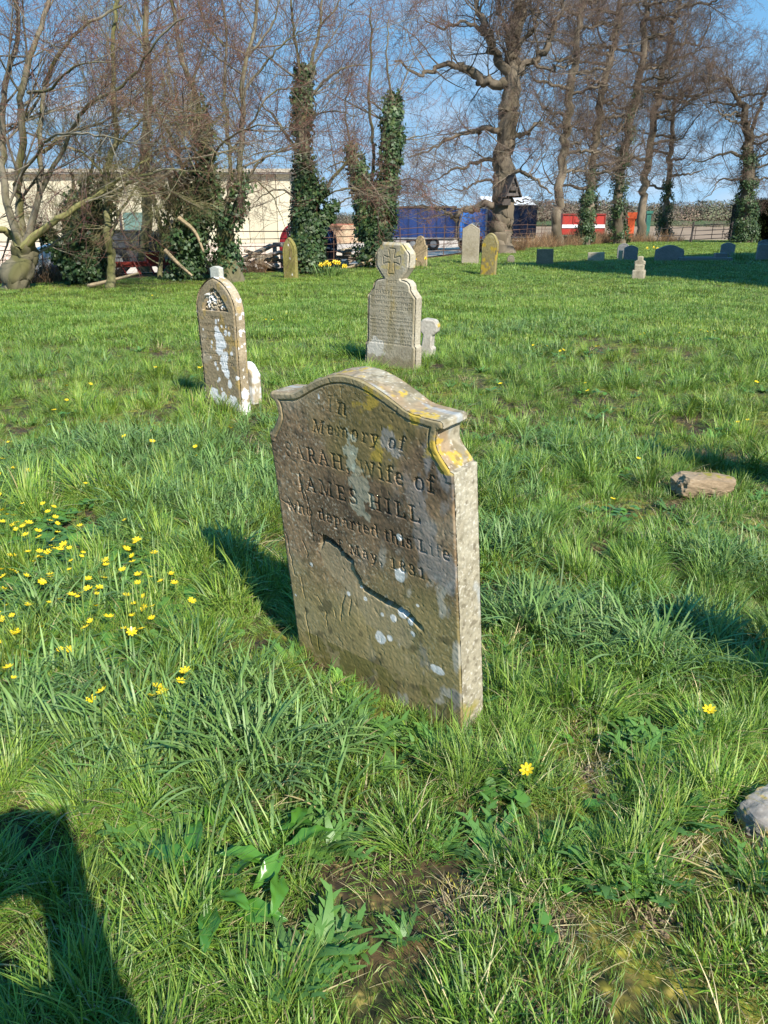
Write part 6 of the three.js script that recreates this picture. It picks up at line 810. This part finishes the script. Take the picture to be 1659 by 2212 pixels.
// ---------------------------------------------------------------- the person taking the picture (behind the camera; only the shade is in view)
{
  const bones = [], J = (a, b, ra, rb) => bones.push([V(...a), V(...b), ra, rb]);
  const gx = -0.05;
  J([gx, 1.60, 0.36], [gx, 1.66, 0.37], 0.085, 0.095); J([gx, 1.42, 0.42], [gx, 1.55, 0.39], 0.058, 0.055); J([gx, 1.36, 0.42], [gx, 1.05, 0.43], 0.15, 0.16); J([gx - 0.13, 1.36, 0.42], [gx + 0.13, 1.36, 0.42], 0.085, 0.085); J([gx - 0.09, 1.2, 0.43], [gx + 0.09, 1.2, 0.43], 0.14, 0.14); J([gx - 0.07, 1.0, 0.43], [gx + 0.07, 1.0, 0.43], 0.13, 0.13); J([gx, 1.15, 0.43], [gx, 1.0, 0.43], 0.14, 0.15);
  for (const s of [-1, 1]) { { const el = s > 0 ? [0.12, 1.10, 0.16] : [-0.34, 1.14, 0.26]; J([gx + s * 0.2, 1.36, 0.42], el, 0.078, 0.07); J(el, [s * 0.07, 1.42, 0.09], 0.068, 0.05); } J([s * 0.075, 1.42, 0.07], [s * 0.06, 1.47, 0.035], 0.035, 0.03); J([gx + s * 0.10, 0.95, 0.43], [gx + s * 0.11, 0.5, 0.42], 0.095, 0.065); J([gx + s * 0.11, 0.5, 0.42], [gx + s * 0.12, 0.09, 0.45], 0.06, 0.045); J([gx + s * 0.12, 0.06, 0.46], [gx + s * 0.14, 0.05, 0.28], 0.05, 0.04); }
  for (const s of [-1, 1]) J([s * 0.055, 1.53, 0.075], [s * 0.05, 1.41, 0.085], 0.042, 0.048); J([0, 1.50, 0.085], [0, 1.40, 0.09], 0.04, 0.045);
  const dist = (p) => { let r = 9; for (const [a, b, ra, rb] of bones) { const ab = b.clone().sub(a), t = clamp(p.clone().sub(a).dot(ab) / ab.lengthSq()), d = p.distanceTo(a.clone().addScaledVector(ab, t)) - mix(ra, rb, t), k = 0.035, h = clamp(0.5 + 0.5 * (r - d) / k); r = mix(r, d, h) - k * h * (1 - h); } return r; };
  const N = 72, mc = new MarchingCubes(N, new THREE.MeshStandardMaterial(), false, false, 200000), half = 0.95, cy = 0.86, cz = 0.3; mc.isolation = 0;
  for (let k = 0; k < N; k++) for (let j = 0; j < N; j++) for (let i = 0; i < N; i++) { const p = V((i / N * 2 - 1) * half, (j / N * 2 - 1) * half + cy, (k / N * 2 - 1) * half + cz); mc.field[k * N * N + j * N + i] = -dist(p); }
  mc.update();
  const g0 = new THREE.BufferGeometry(), n = mc.count, P = new Float32Array(n * 3), NN = new Float32Array(n * 3), C = new Float32Array(n * 3);
  for (let i = 0; i < n; i++) { const x = mc.positionArray[i * 3] * half, y = mc.positionArray[i * 3 + 1] * half + cy, z = mc.positionArray[i * 3 + 2] * half + cz; P.set([x, y, z], i * 3); NN.set([mc.normalArray[i * 3], mc.normalArray[i * 3 + 1], mc.normalArray[i * 3 + 2]], i * 3); C.set(y > 1.5 ? [0.45, 0.28, 0.2] : y > 0.95 ? [0.06, 0.08, 0.12] : y > 0.1 ? [0.05, 0.06, 0.09] : [0.03, 0.03, 0.03], i * 3); }
  g0.setAttribute('position', new THREE.BufferAttribute(P, 3)); g0.setAttribute('normal', new THREE.BufferAttribute(NN, 3)); g0.setAttribute('color', new THREE.BufferAttribute(C, 3));
  const t = thing('person', 'person in dark clothes holding up a phone, standing where the picture is taken', 'person', [0, 0, 0]); part('body', g0, vmat(0.85), t);
  const skin = std(0.45, 0.28, 0.2, 0.6), hand = (s) => { const gs = []; for (let f = 0; f < 4; f++) { const y = 1.515 - f * 0.021; gs.push(tubeGeo([V(s * 0.062, y - 0.01, 0.045), V(s * 0.075, y, 0.022), V(s * 0.068, y + 0.002, -0.002), V(s * 0.046, y + 0.002, -0.006)], [0.010, 0.0095, 0.009, 0.006], 8)); } gs.push(tubeGeo([V(s * 0.055, 1.455, 0.05), V(s * 0.045, 1.49, 0.045), V(s * 0.032, 1.515, 0.03)], [0.013, 0.011, 0.008], 8)); part('hand', mergeGeometries(gs), skin, t); }; hand(-1); hand(1);
  const ph = thing('phone', 'slim dark phone held up in both hands', 'phone', [0, 1.5, 0]); const b = part('case', new RoundedBoxGeometry(0.076, 0.162, 0.008, 3, 0.003).translate(0, -0.05, 0), std(0.03, 0.03, 0.035, 0.4), ph); b.position.set(0, -0.004, 0.016); b.rotation.x = -PITCH;
}
renderer.render(scene, camera);
